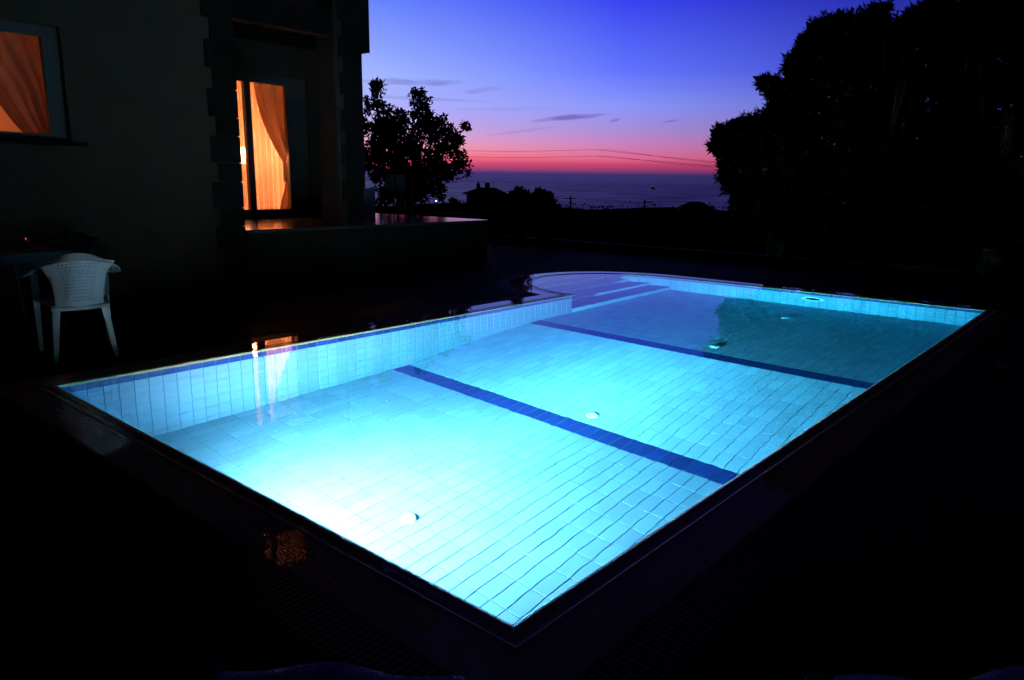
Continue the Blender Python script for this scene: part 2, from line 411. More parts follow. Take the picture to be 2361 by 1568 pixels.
# riser and tread tiles
ftt = tile_mesh('tread_tile', TX, TY, M['tread'])
M['riser'] = tile_mat('white_riser_tile', (0.50, 0.62, 0.70), 0.06)
rt = tile_mesh('riser_tile', TX / 2, 0.198, M['riser'])
zprev = SHAL
for si, (y, zt) in enumerate(STEPS):
    hw = ERX * math.sqrt(max(0.0, 1 - ((y - W) / ERY) ** 2))
    x0, x1 = EC[0] - hw, EC[0] + hw
    n = max(1, round((x1 - x0) / (TX / 2)))
    basis = Matrix.Rotation(-PI / 2, 4, 'Z') @ Matrix(((0, 0, 1, 0), (1, 0, 0, 0), (0, 1, 0, 0), (0, 0, 0, 1)))
    for i in range(n):
        xx = x0 + (x1 - x0) * (i + 0.5) / n
        hgt = zt - zprev
        mx = Matrix.Translation((xx, y - 0.006, (zt + zprev) / 2)) @ basis @ Matrix.Diagonal(((x1 - x0) / n / (TX / 2), hgt / 0.2, 1, 1))
        place.append(('riser_tile', rt, mx, size_seen(V(xx, y, zt), TX / 2 * hgt, V(0, -1))))
    yn = STEPS[si + 1][0] if si + 1 < len(STEPS) else W + ERY
    rows = max(1, round((yn - y) / TY)); dy = (yn - y) / rows
    for r in range(rows):
        yy = y + dy * (r + 0.5)
        h2 = ERX * math.sqrt(max(0.0, 1 - ((yy - W) / ERY) ** 2)) + 0.02
        nx = max(1, round(2 * h2 / TX))
        for i in range(nx):
            xx = EC[0] - h2 + 2 * h2 * (i + 0.5) / nx
            mx = Matrix.Translation((xx, yy, zt)) @ Matrix.Diagonal((2 * h2 / nx / TX, dy / TY, 1, 1))
            place.append(('tread_tile', ftt, mx, size_seen(V(xx, yy, zt), TX * TY, V(0, 0, 1)) if xx > 6.2 else 0))
    zprev = zt
by = {}
for p in place: by.setdefault(p[0], []).append(p)
for nm, lst in by.items():
    lst.sort(key=lambda p: -p[3])
    singles = [p for p in lst[:300] if p[3] > 0]
    rest = lst[len(singles):]
    for _, me, mx, _v in singles:
        o = link(nm, me, pool); o.matrix_basis = mx
    if rest:
        VS, FS, k = [], [], 0
        for _, me, mx, _v in rest:
            for v in me.vertices: VS.append((mx @ v.co)[:])
            for f in me.polygons: FS.append(tuple(i + k for i in f.vertices))
            k += len(me.vertices)
        me2 = bpy.data.meshes.new(nm + '_field'); me2.from_pydata(VS, [], FS); me2.materials.append(rest[0][1].materials[0])
        o = link(nm + '_field', me2, pool); o['kind'] = 'stuff'
# shell: grout bed behind the tiles
sh = MB(); e = 0.0035
xs = [0, (S1 + 1) * TX, S2 * TX, LN]
for a, b in zip(xs[:-1], xs[1:]):
    sh.add([(a, -.01, floor_z(a) - e), (b, -.01, floor_z(b) - e), (b, W + .01, floor_z(b) - e), (a, W + .01, floor_z(a) - e)], [(0, 1, 2, 3)])
def wallq(p, q, zb, zt=-0.04):
    sh.add([(p[0], p[1], zb), (q[0], q[1], zb), (q[0], q[1], zt), (p[0], p[1], zt)], [(0, 1, 2, 3)])
wallq((-e, -e), (LN + e, -e), DEEP - .02); wallq((-e, -e), (-e, W + e), DEEP - .02)
wallq((-e, W + e), (XA - 0.001, W + e), DEEP - .02); wallq((LN + e, -e), (LN + e, W), DEEP - .02)
for k in range(NA):
    p, q = arc(PI - PI * k / NA, e), arc(PI - PI * (k + 1) / NA, e); wallq(p, q, SHAL - .02)
zprev = SHAL
for si, (y, zt) in enumerate(STEPS):
    hw = ERX * math.sqrt(max(0.0, 1 - ((y - W) / ERY) ** 2)) + 0.01
    sh.add([(EC[0] - hw, y - .002, zprev - .01), (EC[0] + hw, y - .002, zprev - .01), (EC[0] + hw, y - .002, zt - .004), (EC[0] - hw, y - .002, zt - .004)], [(0, 1, 2, 3)])
    yn = STEPS[si + 1][0] if si + 1 < len(STEPS) else W + ERY
    pts = []
    for q in range(9):
        yy = y - .002 + (yn - y) * q / 8; h2 = ERX * math.sqrt(max(0.0, 1 - ((yy - W) / ERY) ** 2)) + 0.01; pts.append((h2, yy))
    for (h1, y1), (h2, y2) in zip(pts[:-1], pts[1:]):
        sh.add([(EC[0] - h1, y1, zt - e), (EC[0] + h1, y1, zt - e), (EC[0] + h2, y2, zt - e), (EC[0] - h2, y2, zt - e)], [(0, 1, 2, 3)])
    zprev = zt
sh.build('grout_bed', M['grout'], pool)
# corner trim where the straight wall meets the alcove
MB().box(XA - 0.004, W - 0.004, SHAL - 0.2, XA + 0.004, W + 0.004, -0.05).build('corner_trim', M['navy'], pool)

# coping: rounded lip, finger groove, ridge and fine ribs, drawn as a profile (offset outwards, height)
PROF = [(0.0, -0.075), (-0.012, -0.07), (-0.022, -0.052), (-0.027, -0.030), (-0.025, -0.012), (-0.016, 0.000), (-0.003, 0.005), (0.011, 0.002),
        (0.024, -0.008), (0.036, -0.018), (0.046, -0.017), (0.052, -0.009), (0.058, 0.000), (0.065, 0.004), (0.072, 0.001), (0.077, -0.007), (0.082, -0.013)]
o_ = 0.082
while o_ < 0.262:
    PROF += [(o_ + 0.004, -0.013), (o_ + 0.007, -0.0085), (o_ + 0.010, -0.0085), (o_ + 0.013, -0.013)]
    o_ += 0.013
PROF += [(0.272, -0.013), (0.272, -0.09), (0.0, -0.09)]
def piece(fn, s0, s1, name='coping_tile', parent=pool, m=None, nseg=1, gap=0.003):
    """one coping piece; fn(s, o) gives its plan position"""
    mb = MB(); n = len(PROF)
    for q in range(nseg + 1):
        s = s0 + gap / 2 + (s1 - s0 - gap) * q / nseg
        for o, z in PROF:
            p = fn(s, o); mb.v.append((p[0], p[1], z))
    for q in range(nseg):
        for j in range(n):
            a = q * n + j; b = q * n + (j + 1) % n
            mb.f.append((a, b, b + n, a + n))
    mb.f.append(tuple(range(n))[::-1]); mb.f.append(tuple(range(nseg * n, nseg * n + n)))
    return mb.build(name, m or M['coping'], parent)
def run(base, direc, out, length, n, m0=0, m1=0):
    """straight run of n pieces, ends mitred by m0 / m1 (+1 outwards, -1 inwards)"""
    st = length / n
    def fn(s, o):
        a = s
        if s < st * 0.5 and m0: a = s - m0 * o * (1 - s / st) * 1.0
        if s > length - st * 0.5 and m1: a = s + m1 * o * (1 - (length - s) / st) * 1.0
        return base + direc * a + out * o
    mid = None
    for k in range(n):
        if (k == 0 and m0) or (k == n - 1 and m1): piece(fn, k * st, (k + 1) * st)
        else:
            if mid is None: mid = piece(lambda s, o: base * 0 + direc * s + out * o, 0, st); c = mid
            else: c = mid.copy(); COL.objects.link(c)
            c.location = base + direc * (k * st); c.location.z = rnd.uniform(-0.0006, 0.0006)
run(V(0, 0), V(0, 1), V(-1, 0), W, 9, 1, 1)
run(V(0, 0), V(1, 0), V(0, -1), LN, 18, 1, 1)
run(V(LN, 0), V(0, 1), V(1, 0), W, 9, 1, 0)
run(V(0, W), V(1, 0), V(0, 1), XA, 13, 1, -1)
def arcfn(s, o):
    th = PI * (1 - s)
    if s < 0.08:
        # start mitre: at s=0 the edge sits where y = W + o
        t0 = math.asin(min(1, o / (ERY + o))) if o > 0 else 0
        th = PI - t0 - (PI * 0.08 - t0) * (s / 0.08)
    return arc(th, o)
for k in range(10): piece(arcfn, k / 10, (k + 1) / 10, nseg=5, gap=0.0012)

# overflow grates: ladder-like moulded segments outside the coping
GO0, GO1 = 0.278, 0.462
def grate(fn, s0, s1, nb, nseg=1):
    mb = MB()
    def P(s, o, z): p = fn(s, o); return (p[0], p[1], z)
    ds = (s1 - s0)
    for o0, o1 in ((GO0, GO0 + 0.012), (GO1 - 0.012, GO1), ((GO0 + GO1) / 2 - .005, (GO0 + GO1) / 2 + .005)):
        for q in range(nseg):
            a, b = s0 + ds * (q / nseg) , s0 + ds * ((q + 1) / nseg)
            if q == nseg - 1: b -= ds * 0.008
            mb.add([P(a, o0, -.03), P(b, o0, -.03), P(b, o1, -.03), P(a, o1, -.03), P(a, o0, -.008), P(b, o0, -.008), P(b, o1, -.008), P(a, o1, -.008)],
                   [(0, 3, 2, 1), (4, 5, 6, 7), (0, 1, 5, 4), (1, 2, 6, 5), (2, 3, 7, 6), (3, 0, 4, 7)])
    for k in range(nb):
        a = s0 + ds * (k + 0.22) / nb; b = s0 + ds * (k + 0.72) / nb
        mb.add([P(a, GO0, -.028), P(b, GO0, -.028), P(b, GO1, -.028), P(a, GO1, -.028), P(a, GO0, -.003), P(b, GO0, -.003), P(b, GO1, -.003), P(a, GO1, -.003)],
               [(4, 5, 6, 7), (0, 1, 5, 4), (1, 2, 6, 5), (2, 3, 7, 6), (3, 0, 4, 7)])
    return mb.build('overflow_grate', M['grate'], pool)
def grate_run(base, direc, out, a, b, n, bars=18):
    st = (b - a) / n; first = None
    for k in range(n):
        if first is None: first = grate(lambda s, o: direc * s + out * o, 0, st, bars); c = first
        else: c = first.copy(); COL.objects.link(c)
        c.location = base + direc * (a + k * st)
grate_run(V(0, 0), V(0, 1), V(-1, 0), -GO1, W + GO1, 10)
grate_run(V(0, 0), V(1, 0), V(0, -1), -GO0 + .004, LN + GO1, 18)
grate_run(V(LN, 0), V(0, 1), V(1, 0), -GO0 + .004, W, 9)
grate_run(V(0, W), V(1, 0), V(0, 1), -GO0 + .004, XA - GO1, 11)
def arcg(s, o):
    th = PI * (1 - s)
    if s < 0.08:
        t0 = math.asin(min(1, GO0 / (ERY + GO0))) * 1.15
        th = PI - t0 - (PI * 0.08 - t0) * (s / 0.08)
    return arc(th, o)
for k in range(11): grate(arcg, k / 11, (k + 1) / 11, 16, 6)
# channel floor under the grates
ch = MB()
def strip(fn, s0, s1, n, o0, o1, z):
    for q in range(n):
        a, b = s0 + (s1 - s0) * q / n, s0 + (s1 - s0) * (q + 1) / n
        P = lambda s, o: (fn(s, o)[0], fn(s, o)[1], z)
        ch.add([P(a, o0), P(b, o0), P(b, o1), P(a, o1)], [(0, 1, 2, 3)])
strip(lambda s, o: V(-o, s), -.47, W + .47, 1, .27, .48, -.08); strip(lambda s, o: V(s, -o), -.27, LN + .47, 1, .27, .48, -.0805)
strip(lambda s, o: V(LN + o, s), -.27, W, 1, .27, .48, -.081); strip(lambda s, o: V(s, W + o), -.27, XA - .27, 1, .27, .48, -.0815)
strip(lambda s, o: arc(PI * (1 - s), o), 0.05, 1, 24, .27, .48, -.082)
ch.build('gutter_channel', M['deckgrout'], pool)

# outlines at a distance o from the water's edge (counter-clockwise)
def outline(o, na=40):
    pts = [V(-o, -o), V(LN + o, -o), V(LN + o, W)]
    t0 = math.asin(min(1, o / (ERY + o))) if o > 0 else 0
    for k in range(1, na): pts.append(arc((PI - t0) * k / na, o))
    q = arc(PI - t0, o); pts.append(V(XA - o, W + o)); pts.append(V(-o, W + o))
    return pts
# water body: level with the coping, running out over it to the grates
bm = bmesh.new()
pts = outline(0.2715)
top = [bm.verts.new((p.x, p.y, 0)) for p in pts]; bot = [bm.verts.new((p.x, p.y, -2.2)) for p in pts]
bm.faces.new(top); bm.faces.new(bot[::-1])
for k in range(len(pts)): j = (k + 1) % len(pts); bm.faces.new((top[k], bot[k], bot[j], top[j]))
bmesh.ops.recalc_face_normals(bm, faces=bm.faces)
me = bpy.data.meshes.new('pool_water'); bm.to_mesh(me); bm.free(); me.materials.append(M['water'])
tag(link('pool_water', me), kind='structure')

# fittings
def inlet(x, y, z, slope=0):
    t = empty('floor_inlet', (x, y, z), group='round white inlets set in the pool floor', cat='pool fitting')
    t.rotation_euler = (0, -slope, 0)
    MB().lathe([(0.0, 0.014), (0.020, 0.014), (0.022, 0.010), (0.030, 0.010), (0.034, 0.016), (0.046, 0.014), (0.052, 0.0), (0.052, -0.004)], n=24).build('ring', M['steel'], t, True)
    MB().lathe([(0.0, 0.018), (0.014, 0.017), (0.018, 0.012)], n=16).build('cap', M['steel'], t, True)
    return t
f1 = inlet(1.21, 1.89, DEEP)
f1['label'] = 'white floor inlet in the overexposed glare near the front of the pool'
for (x, lab) in ((3.20, 'white floor inlet just beyond the nearer navy stripe'), (5.35, 'white floor inlet just beyond the farther navy stripe'),
                 (7.23, 'farthest white floor inlet, below the wall lamp niche')):
    c = copy_tree(f1); c.location = (x, 1.92, floor_z(x)); c['label'] = lab
    c.rotation_euler = (0, -SL if (S1 + 1) * TX < x < S2 * TX else 0, 0)
def pool_light(x, y, z, rz, label, lens):
    t = empty('underwater_light', (x, y, z), label, 'pool light', rz=rz)
    MB().lathe([(0.0, 0.0), (0.10, 0.0), (0.105, 0.018), (0.13, 0.022), (0.142, 0.010), (0.145, 0.0)], n=32, axis='x').build('rim', M['steel'], t, True)
    MB().lathe([(0.0, 0.022), (0.05, 0.020), (0.092, 0.008), (0.098, 0.002)], n=32, axis='x').build('lens', lens, t, True)
    return t
pool_light(LN - 0.002, 1.93, -0.56, PI, 'round white rimmed light with dark lens on the far pool wall', M['hole'])
# lit lamp in the near end wall: a reflector lamp, strongest straight ahead
LAMP = 14500.0
def lamp_mat():
    mt = bpy.data.materials.new('lit_lamp_lens'); mt.use_nodes = True
    t = mt.node_tree; t.nodes.clear()
    g = N(t, 'ShaderNodeNewGeometry')
    dt = N(t, 'ShaderNodeVectorMath', op='DOT_PRODUCT'); L(t, g.outputs['Normal'], dt.inputs[0]); L(t, g.outputs['Incoming'], dt.inputs[1])
    c = math_n(t, 'MAXIMUM', dt.outputs['Value'], 0.0)
    s = math_n(t, 'ADD', math_n(t, 'MULTIPLY', math_n(t, 'POWER', c, 1.7), 0.84), math_n(t, 'MULTIPLY', math_n(t, 'POWER', c, 30.0), 1.75))
    e = N(t, 'ShaderNodeEmission'); e.inputs[0].default_value = (1.0, 0.86, 0.94, 1); L(t, math_n(t, 'MULTIPLY', s, LAMP), e.inputs[1])
    o = N(t, 'ShaderNodeOutputMaterial'); L(t, e.outputs[0], o.inputs[0]); return mt
nl = empty('underwater_light', (0.004, 2.15, -0.78), 'lit underwater lamp set in the near end wall of the pool', 'pool light')
MB().lathe([(0.098, 0.004), (0.105, 0.018), (0.13, 0.022), (0.142, 0.010), (0.145, 0.0)], n=32, axis='x').build('rim', M['steel'], nl, True)
bm = bmesh.new(); bmesh.ops.create_circle(bm, cap_ends=True, segments=24, radius=0.095, matrix=Matrix.Translation((0.02, 0, 0)) @ Matrix.Rotation(PI / 2, 4, 'Y'))
me = bpy.data.meshes.new('lens'); bm.to_mesh(me); bm.free(); me.materials.append(lamp_mat()); link('lens', me, nl)

# ------------------------------------------------------------------ deck, terrain, sea
DX0, DX1, DY0, DY1 = -7.0, 10.9, -6.0, 16.0
bm = bmesh.new()
outer = [bm.verts.new((x, y, 0.0)) for x, y in ((DX0, DY0), (DX1, DY0), (DX1, DY1), (DX0, DY1))]
inner = [bm.verts.new((p.x, p.y, 0.0)) for p in outline(0.468)]
es = [bm.edges.new((r[k], r[(k + 1) % len(r)])) for r in (outer, inner) for k in range(len(r))]
bmesh.ops.triangle_fill(bm, edges=es, use_beauty=True)
for f in bm.faces:
    if f.normal.z < 0: f.normal_flip()
low = [bm.verts.new((v.co.x, v.co.y, -0.10)) for v in inner]
for k in range(len(inner)): j = (k + 1) % len(inner); bm.faces.new((inner[k], inner[j], low[j], low[k]))
me = bpy.data.meshes.new('deck'); bm.to_mesh(me); bm.free()
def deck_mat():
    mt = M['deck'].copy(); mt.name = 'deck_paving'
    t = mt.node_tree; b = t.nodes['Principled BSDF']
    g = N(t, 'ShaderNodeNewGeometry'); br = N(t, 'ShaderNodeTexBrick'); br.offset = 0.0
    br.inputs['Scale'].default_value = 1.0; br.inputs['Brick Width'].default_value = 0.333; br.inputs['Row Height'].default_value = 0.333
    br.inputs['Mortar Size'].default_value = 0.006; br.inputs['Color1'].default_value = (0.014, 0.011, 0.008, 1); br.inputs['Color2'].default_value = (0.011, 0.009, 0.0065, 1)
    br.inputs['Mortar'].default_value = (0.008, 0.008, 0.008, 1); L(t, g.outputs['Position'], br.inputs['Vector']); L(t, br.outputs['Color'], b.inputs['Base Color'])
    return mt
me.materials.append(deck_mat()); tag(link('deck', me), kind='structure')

def hill(d, x, y):
    z = -0.12 - 0.012 * d if d < 20 else -0.36 - 0.031 * (d - 20) if d < 95 else -2.7 - 0.075 * (d - 95) if d < 800 else -55.6 - 0.03 * (d - 800)
    if d > 10: z += min(1.0, d / 60) * (0.45 * math.sin(x * 0.13 + y * 0.05) + 0.35 * math.sin(y * 0.21 - x * 0.04 + 1))
    return z
mb = MB(); dists = [0, 0.3, 2, 5, 10, 16, 24, 34, 46, 60, 76, 92, 108, 130, 170, 240, 350, 520, 800, 1300]
per = []
for k in range(160):
    a = 2 * PI * k / 160; c, s = math.cos(a), math.sin(a)
    cx, cyy = (DX0 + DX1) / 2, (DY0 + DY1) / 2; hx, hy = (DX1 - DX0) / 2 - .02, (DY1 - DY0) / 2 - .02
    t = min(hx / abs(c) if abs(c) > 1e-6 else 1e9, hy / abs(s) if abs(s) > 1e-6 else 1e9)
    per.append((cx + c * t, cyy + s * t, c, s))
for d in dists:
    for (x, y, c, s) in per:
        px, py = x + c * d, y + s * d; mb.v.append((px, py, hill(d, px, py)))
for i in range(len(dists) - 1):
    for k in range(160):
        j = (k + 1) % 160; mb.f.append((i * 160 + k, (i + 1) * 160 + k, (i + 1) * 160 + j, i * 160 + j))
tag(mb.build('terrain', M['earth'], smooth=True), kind='structure')
def sea_mat():
    mt = bpy.data.materials.new('evening_sea'); mt.use_nodes = True
    t = mt.node_tree; b = t.nodes['Principled BSDF']
    b.inputs['Base Color'].default_value = (0.006, 0.010, 0.048, 1); b.inputs['Roughness'].default_value = 0.42; b.inputs['IOR'].default_value = 1.33
    b.inputs['Specular IOR Level'].default_value = 0.12
    g = N(t, 'ShaderNodeNewGeometry'); n = N(t, 'ShaderNodeTexNoise'); n.inputs['Scale'].default_value = 0.004; n.inputs['Detail'].default_value = 8
    mp = N(t, 'ShaderNodeMapping'); mp.inputs['Scale'].default_value = (1, 1, 1); L(t, g.outputs['Position'], mp.inputs[0]); L(t, mp.outputs[0], n.inputs['Vector'])
    L(t, ramp(t, n.outputs[0], [(0.35, (0.34, 0.34, 0.34, 1)), (0.7, (0.5, 0.5, 0.5, 1))]), b.inputs['Roughness'])
    return mt
mb = MB()
for k in range(64):
    a = 2 * PI * k / 64; mb.v.append((60000 * math.cos(a), 60000 * math.sin(a), -60))
mb.f.append(tuple(range(64)))
tag(mb.build('sea', sea_mat()), kind='structure')

# ------------------------------------------------------------------ house
HX, HY = 3.371, 7.494          # front corner of the lit room's recess
TZ0 = 0.702                    # terrace level
BY = 9.77                      # back wall of the recess
house = empty('house', (0, 0, 0), 'dark two-storey house with stone quoins and two lamplit windows beside the pool', 'house')
wx0, wx1, wz0, wz1 = 0.22, 1.47, 1.70, 2.84     # window opening
w = MB()
w.box(-7, HY, -.05, wx0, HY + .22, 6.2); w.box(wx1, HY, -.05, HX, HY + .22, 6.2); w.box(wx0, HY, -.05, wx1, HY + .22, wz0); w.box(wx0, HY, wz1, wx1, HY + .22, 6.2)
w.build('front_wall', M['plaster'], house)
dx0, dx1, dz1 = 4.42, 5.95, 2.96                # door opening
w = MB(); w.box(HX, BY, TZ0, dx0, BY + .22, 3.45); w.box(dx1, BY, TZ0, 6.9, BY + .22, 3.45); w.box(dx0, BY, dz1, dx1, BY + .22, 3.45)
w.build('recess_wall', M['plaster'], house)
MB().box(HX - .22, HY + .22, -.05, HX, BY + 3.6, 3.45).build('side_wall', M['plaster'], house)
MB().box(6.9, BY, TZ0, 7.1, BY + 3.6, 6.2).build('end_wall', M['plaster'], house)
MB().box(-7, BY + 3.6, -.05, 7.1, BY + 3.8, 6.2).build('back_wall', M['plaster'], house)
MB().add([(HX, HY + .18, 3.45), (5.28, HY + .18, 3.45), (6.88, BY, 3.45), (6.88, BY + 3.6, 3.45), (HX, BY + 3.6, 3.45), (HX, HY + .18, 3.6), (5.28, HY + .18, 3.6), (6.88, BY, 3.6), (6.88, BY + 3.6, 3.6), (HX, BY + 3.6, 3.6)],
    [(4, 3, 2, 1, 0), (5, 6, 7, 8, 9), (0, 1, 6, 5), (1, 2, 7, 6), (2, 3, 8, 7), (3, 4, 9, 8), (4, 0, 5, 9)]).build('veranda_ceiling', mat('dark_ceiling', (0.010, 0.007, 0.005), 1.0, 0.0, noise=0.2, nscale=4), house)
MB().box(HX, HY, 3.24, 4.85, HY + .18, 3.58).build('beam', M['beam'], house)
DZ = 2.85
w = MB(); w.box(HX, BY, 3.6, 4.42, BY + .22, 6.2); w.box(5.95, BY, 3.6, 6.9, BY + .22, 6.2); w.box(4.42, BY, 2.96 + DZ, 5.95, BY + .22, 6.2)
w.build('upper_wall', M['plaster'], house)
MB().box(5.282, HY - .001, 3.11, 5.47, HY + .43, 6.2).build('balcony_end', M['beam'], house)
MB().box(-7.2, HY - .1, 6.2, 6.9, BY + 4, 6.35).build('roof', M['roof'], house)
MB().box(4.87, HY + .012, TZ0 - .75, 5.27, HY + .43, 6.2).build('pillar', M['plaster'], house)
# quoin stones, alternately wide and narrow
z = 6.0; zs = []
zb = [3.19 + .24 + .32, 3.19 + .24, 3.19, 2.95, 2.63, 2.40, 2.07, 1.85, 1.53, 1.30, .98, .75, .43, .20, -.05]
for i in range(len(zb) - 1):
    hi, lo = zb[i], zb[i + 1]; wide = (i % 2 == 1)
    wide = round((hi - lo), 2) >= 0.27
    if i == 1: wide = True
    ww = (0.37 if wide else 0.285) + rnd.uniform(-.006, .006)
    MB().box(HX - ww, HY - .022 + rnd.uniform(-.003, .003), lo + .004, HX + .02, HY + .10, hi - .004).build('quoin_stone', M['stone'], house, bevel=.006)
zb = [4.46, 4.27, 3.97, 3.77, 3.47, 3.27, 2.99, 2.79, 2.49, 2.30, 2.01, 1.85, 1.55, 1.36, 1.06, .87, TZ0]
for i in range(len(zb) - 1):
    hi, lo = zb[i], zb[i + 1]; wide = (hi - lo) > 0.24
    ww = (0.345 if wide else 0.27) + rnd.uniform(-.006, .006)
    MB().box(5.28 - ww, HY - .012 + rnd.uniform(-.003, .003), lo + .004, 5.281, HY + .44, hi - .004).build('quoin_stone', M['stone'], house, bevel=.006)
# balcony railing above the beam
rb = MB().box(HX, HY + .04, 4.42, 4.85, HY + .09, 4.46).build('railing', M['metal'], house)
for k in range(13):
    xx = HX + .08 + k * .115
    MB().tube([(xx, HY + .065, 3.58), (xx, HY + .065, 4.42)], .008, 6).build('baluster', M['metal'], rb)
# window
wf = empty('window', (0, 0, 0)); wf.parent = house
fr = MB(); fy0, fy1 = HY + .07, HY + .14
ox0, ox1, oz0, oz1 = wx0, wx1, wz0, wz1; gx0, gx1, gz0, gz1 = .32, 1.315, 1.775, 2.735
fr.box(ox0, fy0, oz0, gx0, fy1, oz1); fr.box(gx1, fy0, oz0, ox1, fy1, oz1); fr.box(gx0, fy0, oz0, gx1, fy1, gz0); fr.box(gx0, fy0, gz1, gx1, fy1, oz1)
fr.build('frame', M['pvc'], wf)
MB().box(gx0, HY + .10, gz0, gx1, HY + .106, gz1).build('pane', M['glass'], wf)
MB().box(wx0 - .1, HY - .05, 1.655, wx1 + .15, HY + .068, 1.697).build('sill', M['stone'], wf, bevel=.004)
for nm, bx in (('surround', (wx1, HY - .012, 1.70, wx1 + .075, HY + .002, 2.93)), ('lintel', (wx0 - .09, HY - .012, 2.845, wx1 + .075 - .002, HY + .002, 2.93))):
    pass
# door: two leaves
dy0, dy1 = BY + .05, BY + .12
def door(name, dz):
    dr = empty(name, (0, 0, 0)); dr.parent = house
    fr = MB(); fr.box(dx0, dy0, TZ0 + dz, dx0 + .09, dy1, dz1 + dz); fr.box(5.71, dy0, TZ0 + dz, 5.80, dy1, dz1 + dz); fr.box(dx0 + .09, dy0, 2.87 + dz, 5.71, dy1, dz1 + dz); fr.box(dx0 + .09, dy0, TZ0 + dz, 5.71, dy1, TZ0 + .05 + dz)
    fr.box(5.80, dy0, TZ0 + dz, dx1, dy1 - .02, dz1 + dz)
    fr.build('frame', M['pvc'], dr)
    def leaf_(x0, x1, ml, mr):
        f = MB(); g0 = TZ0 + .15 + dz; g1 = 2.83 + dz; zb, zt = TZ0 + .051 + dz, 2.869 + dz
        a, b = x0 + ml, x1 - mr
        f.box(x0, dy0 - .02, zb, a, dy1 - .004, zt); f.box(b, dy0 - .02, zb, x1, dy1 - .004, zt)
        f.box(a, dy0 - .02, zb, b, dy1 - .004, g0); f.box(a, dy0 - .02, g1, b, dy1 - .004, zt)
        lf = f.build('door_leaf', M['pvc'], dr)
        MB().box(a, dy0 + .01, g0, b, dy0 + .016, g1).build('pane', M['glass'], lf); return lf
    leaf_(4.515, 4.868, .05, .05); lf = leaf_(4.872, 5.708, .05, .15)
    MB().tube([(5.64, dy0 - .03, 1.62 + dz), (5.64, dy0 - .075, 1.62 + dz), (5.64, dy0 - .075, 1.78 + dz), (5.64, dy0 - .03, 1.78 + dz)], .011, 8).build('handle', M['metal'], lf, True)
door('patio_door', 0.0); door('balcony_door', DZ)
# ceiling lamp (unlit) and cable
cl = empty('ceiling_lamp', (4.30, 8.15, 3.45), 'round unlit lamp under the veranda ceiling behind the dark beam', 'lamp')
MB().lathe([(0.0, -.10), (.09, -.095), (.15, -.07), (.175, -.035), (.18, -.018)], n=28).build('shade', M['white'], cl, True)
MB().lathe([(.0, -.018), (.19, -.018), (.195, 0), (0, 0)], n=28).build('base', M['metal'], cl, True)
cab = MB().tube([(4.80, HY - .015, 3.22), (4.815, HY - .03, 3.0), (4.83, HY - .02, 2.7), (4.87, HY - .02, 2.4), (4.93, HY - .025, 2.15), (4.95, HY - .02, 1.8), (4.952, HY - .02, 1.3)], .008, 6)
tag(cab.build('cable', M['metal'], smooth=True), 'thin black cable hanging down beside the right pillar of the house', 'cable')
tag(MB().tube([(5.0, 8.9, 3.42), (5.35, 8.55, 3.40), (5.5, 8.3, 3.43)], .012, 6).build('cable', M['metal'], smooth=True), 'short dark cable looped under the veranda ceiling', 'cable')

# lit rooms
def room(x0, x1, y0, y1, z0, z1, opening):
    rm = empty('room', (0, 0, 0)); rm.parent = house
    MB().box(x0, y0, z0 - .05, x1, y1, z0).build('floor', M['roomdark'], rm)
    MB().box(x0, y0, z1, x1, y1, z1 + .05).build('ceiling', M['room'], rm)
    q = MB(); q.box(x0 - .05, y0, z0 - .05, x0, y1, z1 + .05); q.box(x1, y0, z0 - .05, x1 + .05, y1, z1 + .05); q.box(x0 - .05, y1, z0 - .05, x1 + .05, y1 + .05, z1 + .05)
    a, b, c, d = opening
    q.box(x0, y0 - .02, z0, a, y0, z1); q.box(b, y0 - .02, z0, x1, y0, z1); q.box(a, y0 - .02, d, b, y0, z1)
    if c > z0 + .01: q.box(a, y0 - .02, z0, b, y0, c)
    q.build('inner_wall', M['room'], rm); return rm
room(3.45, 6.82, BY + .222, BY + 3.5, TZ0 + .002, 3.38, (dx0, dx1, TZ0, dz1))
room(3.45, 6.82, BY + .222, BY + 3.5, TZ0 + DZ + .06, 6.15, (dx0, dx1, TZ0 + DZ + .06, dz1 + DZ))
room(-1.6, 3.05, HY + .222, HY + 3.9, TZ0 + .01, 3.35, (wx0, wx1, wz0, wz1))
def bulb(x, y, z, fz, power, label, r=.06):
    t = empty('standing_lamp', (x, y, fz), label, 'lamp')
    h = z - fz
    MB().lathe([(.10, h + .13), (.17, h - .13)], n=24).build('lamp_shade', M['sheer'], t, True)
    MB().lathe([(0, .025), (.12, .02), (.14, 0)], n=20).build('foot', M['metal'], t, True)
    MB().tube([(0, 0, .02), (0, 0, h - .10)], .012, 8).build('pole', M['metal'], t)
    ld = bpy.data.lights.new('bulb', 'POINT'); ld.energy = power; ld.color = (1.0, 0.36, 0.155); ld.shadow_soft_size = r
    lo = bpy.data.objects.new('bulb', ld); COL.objects.link(lo); lo.parent = t; lo.location = (0, 0, h)
P_DOOR, P_WIN = 205.0, 58.0
bulb(5.40, BY + 1.28, 1.74, TZ0 + .002, P_DOOR, 'warm lamp glowing in the room behind the patio door')
bulb(5.0, BY + 1.3, 5.0, TZ0 + DZ + .06, 32.0, 'warm lamp glowing in the upstairs room behind the balcony door')
bulb(0.2, HY + 2.2, 2.1, TZ0 + .01, P_WIN, 'warm lamp glowing in the room behind the left window')
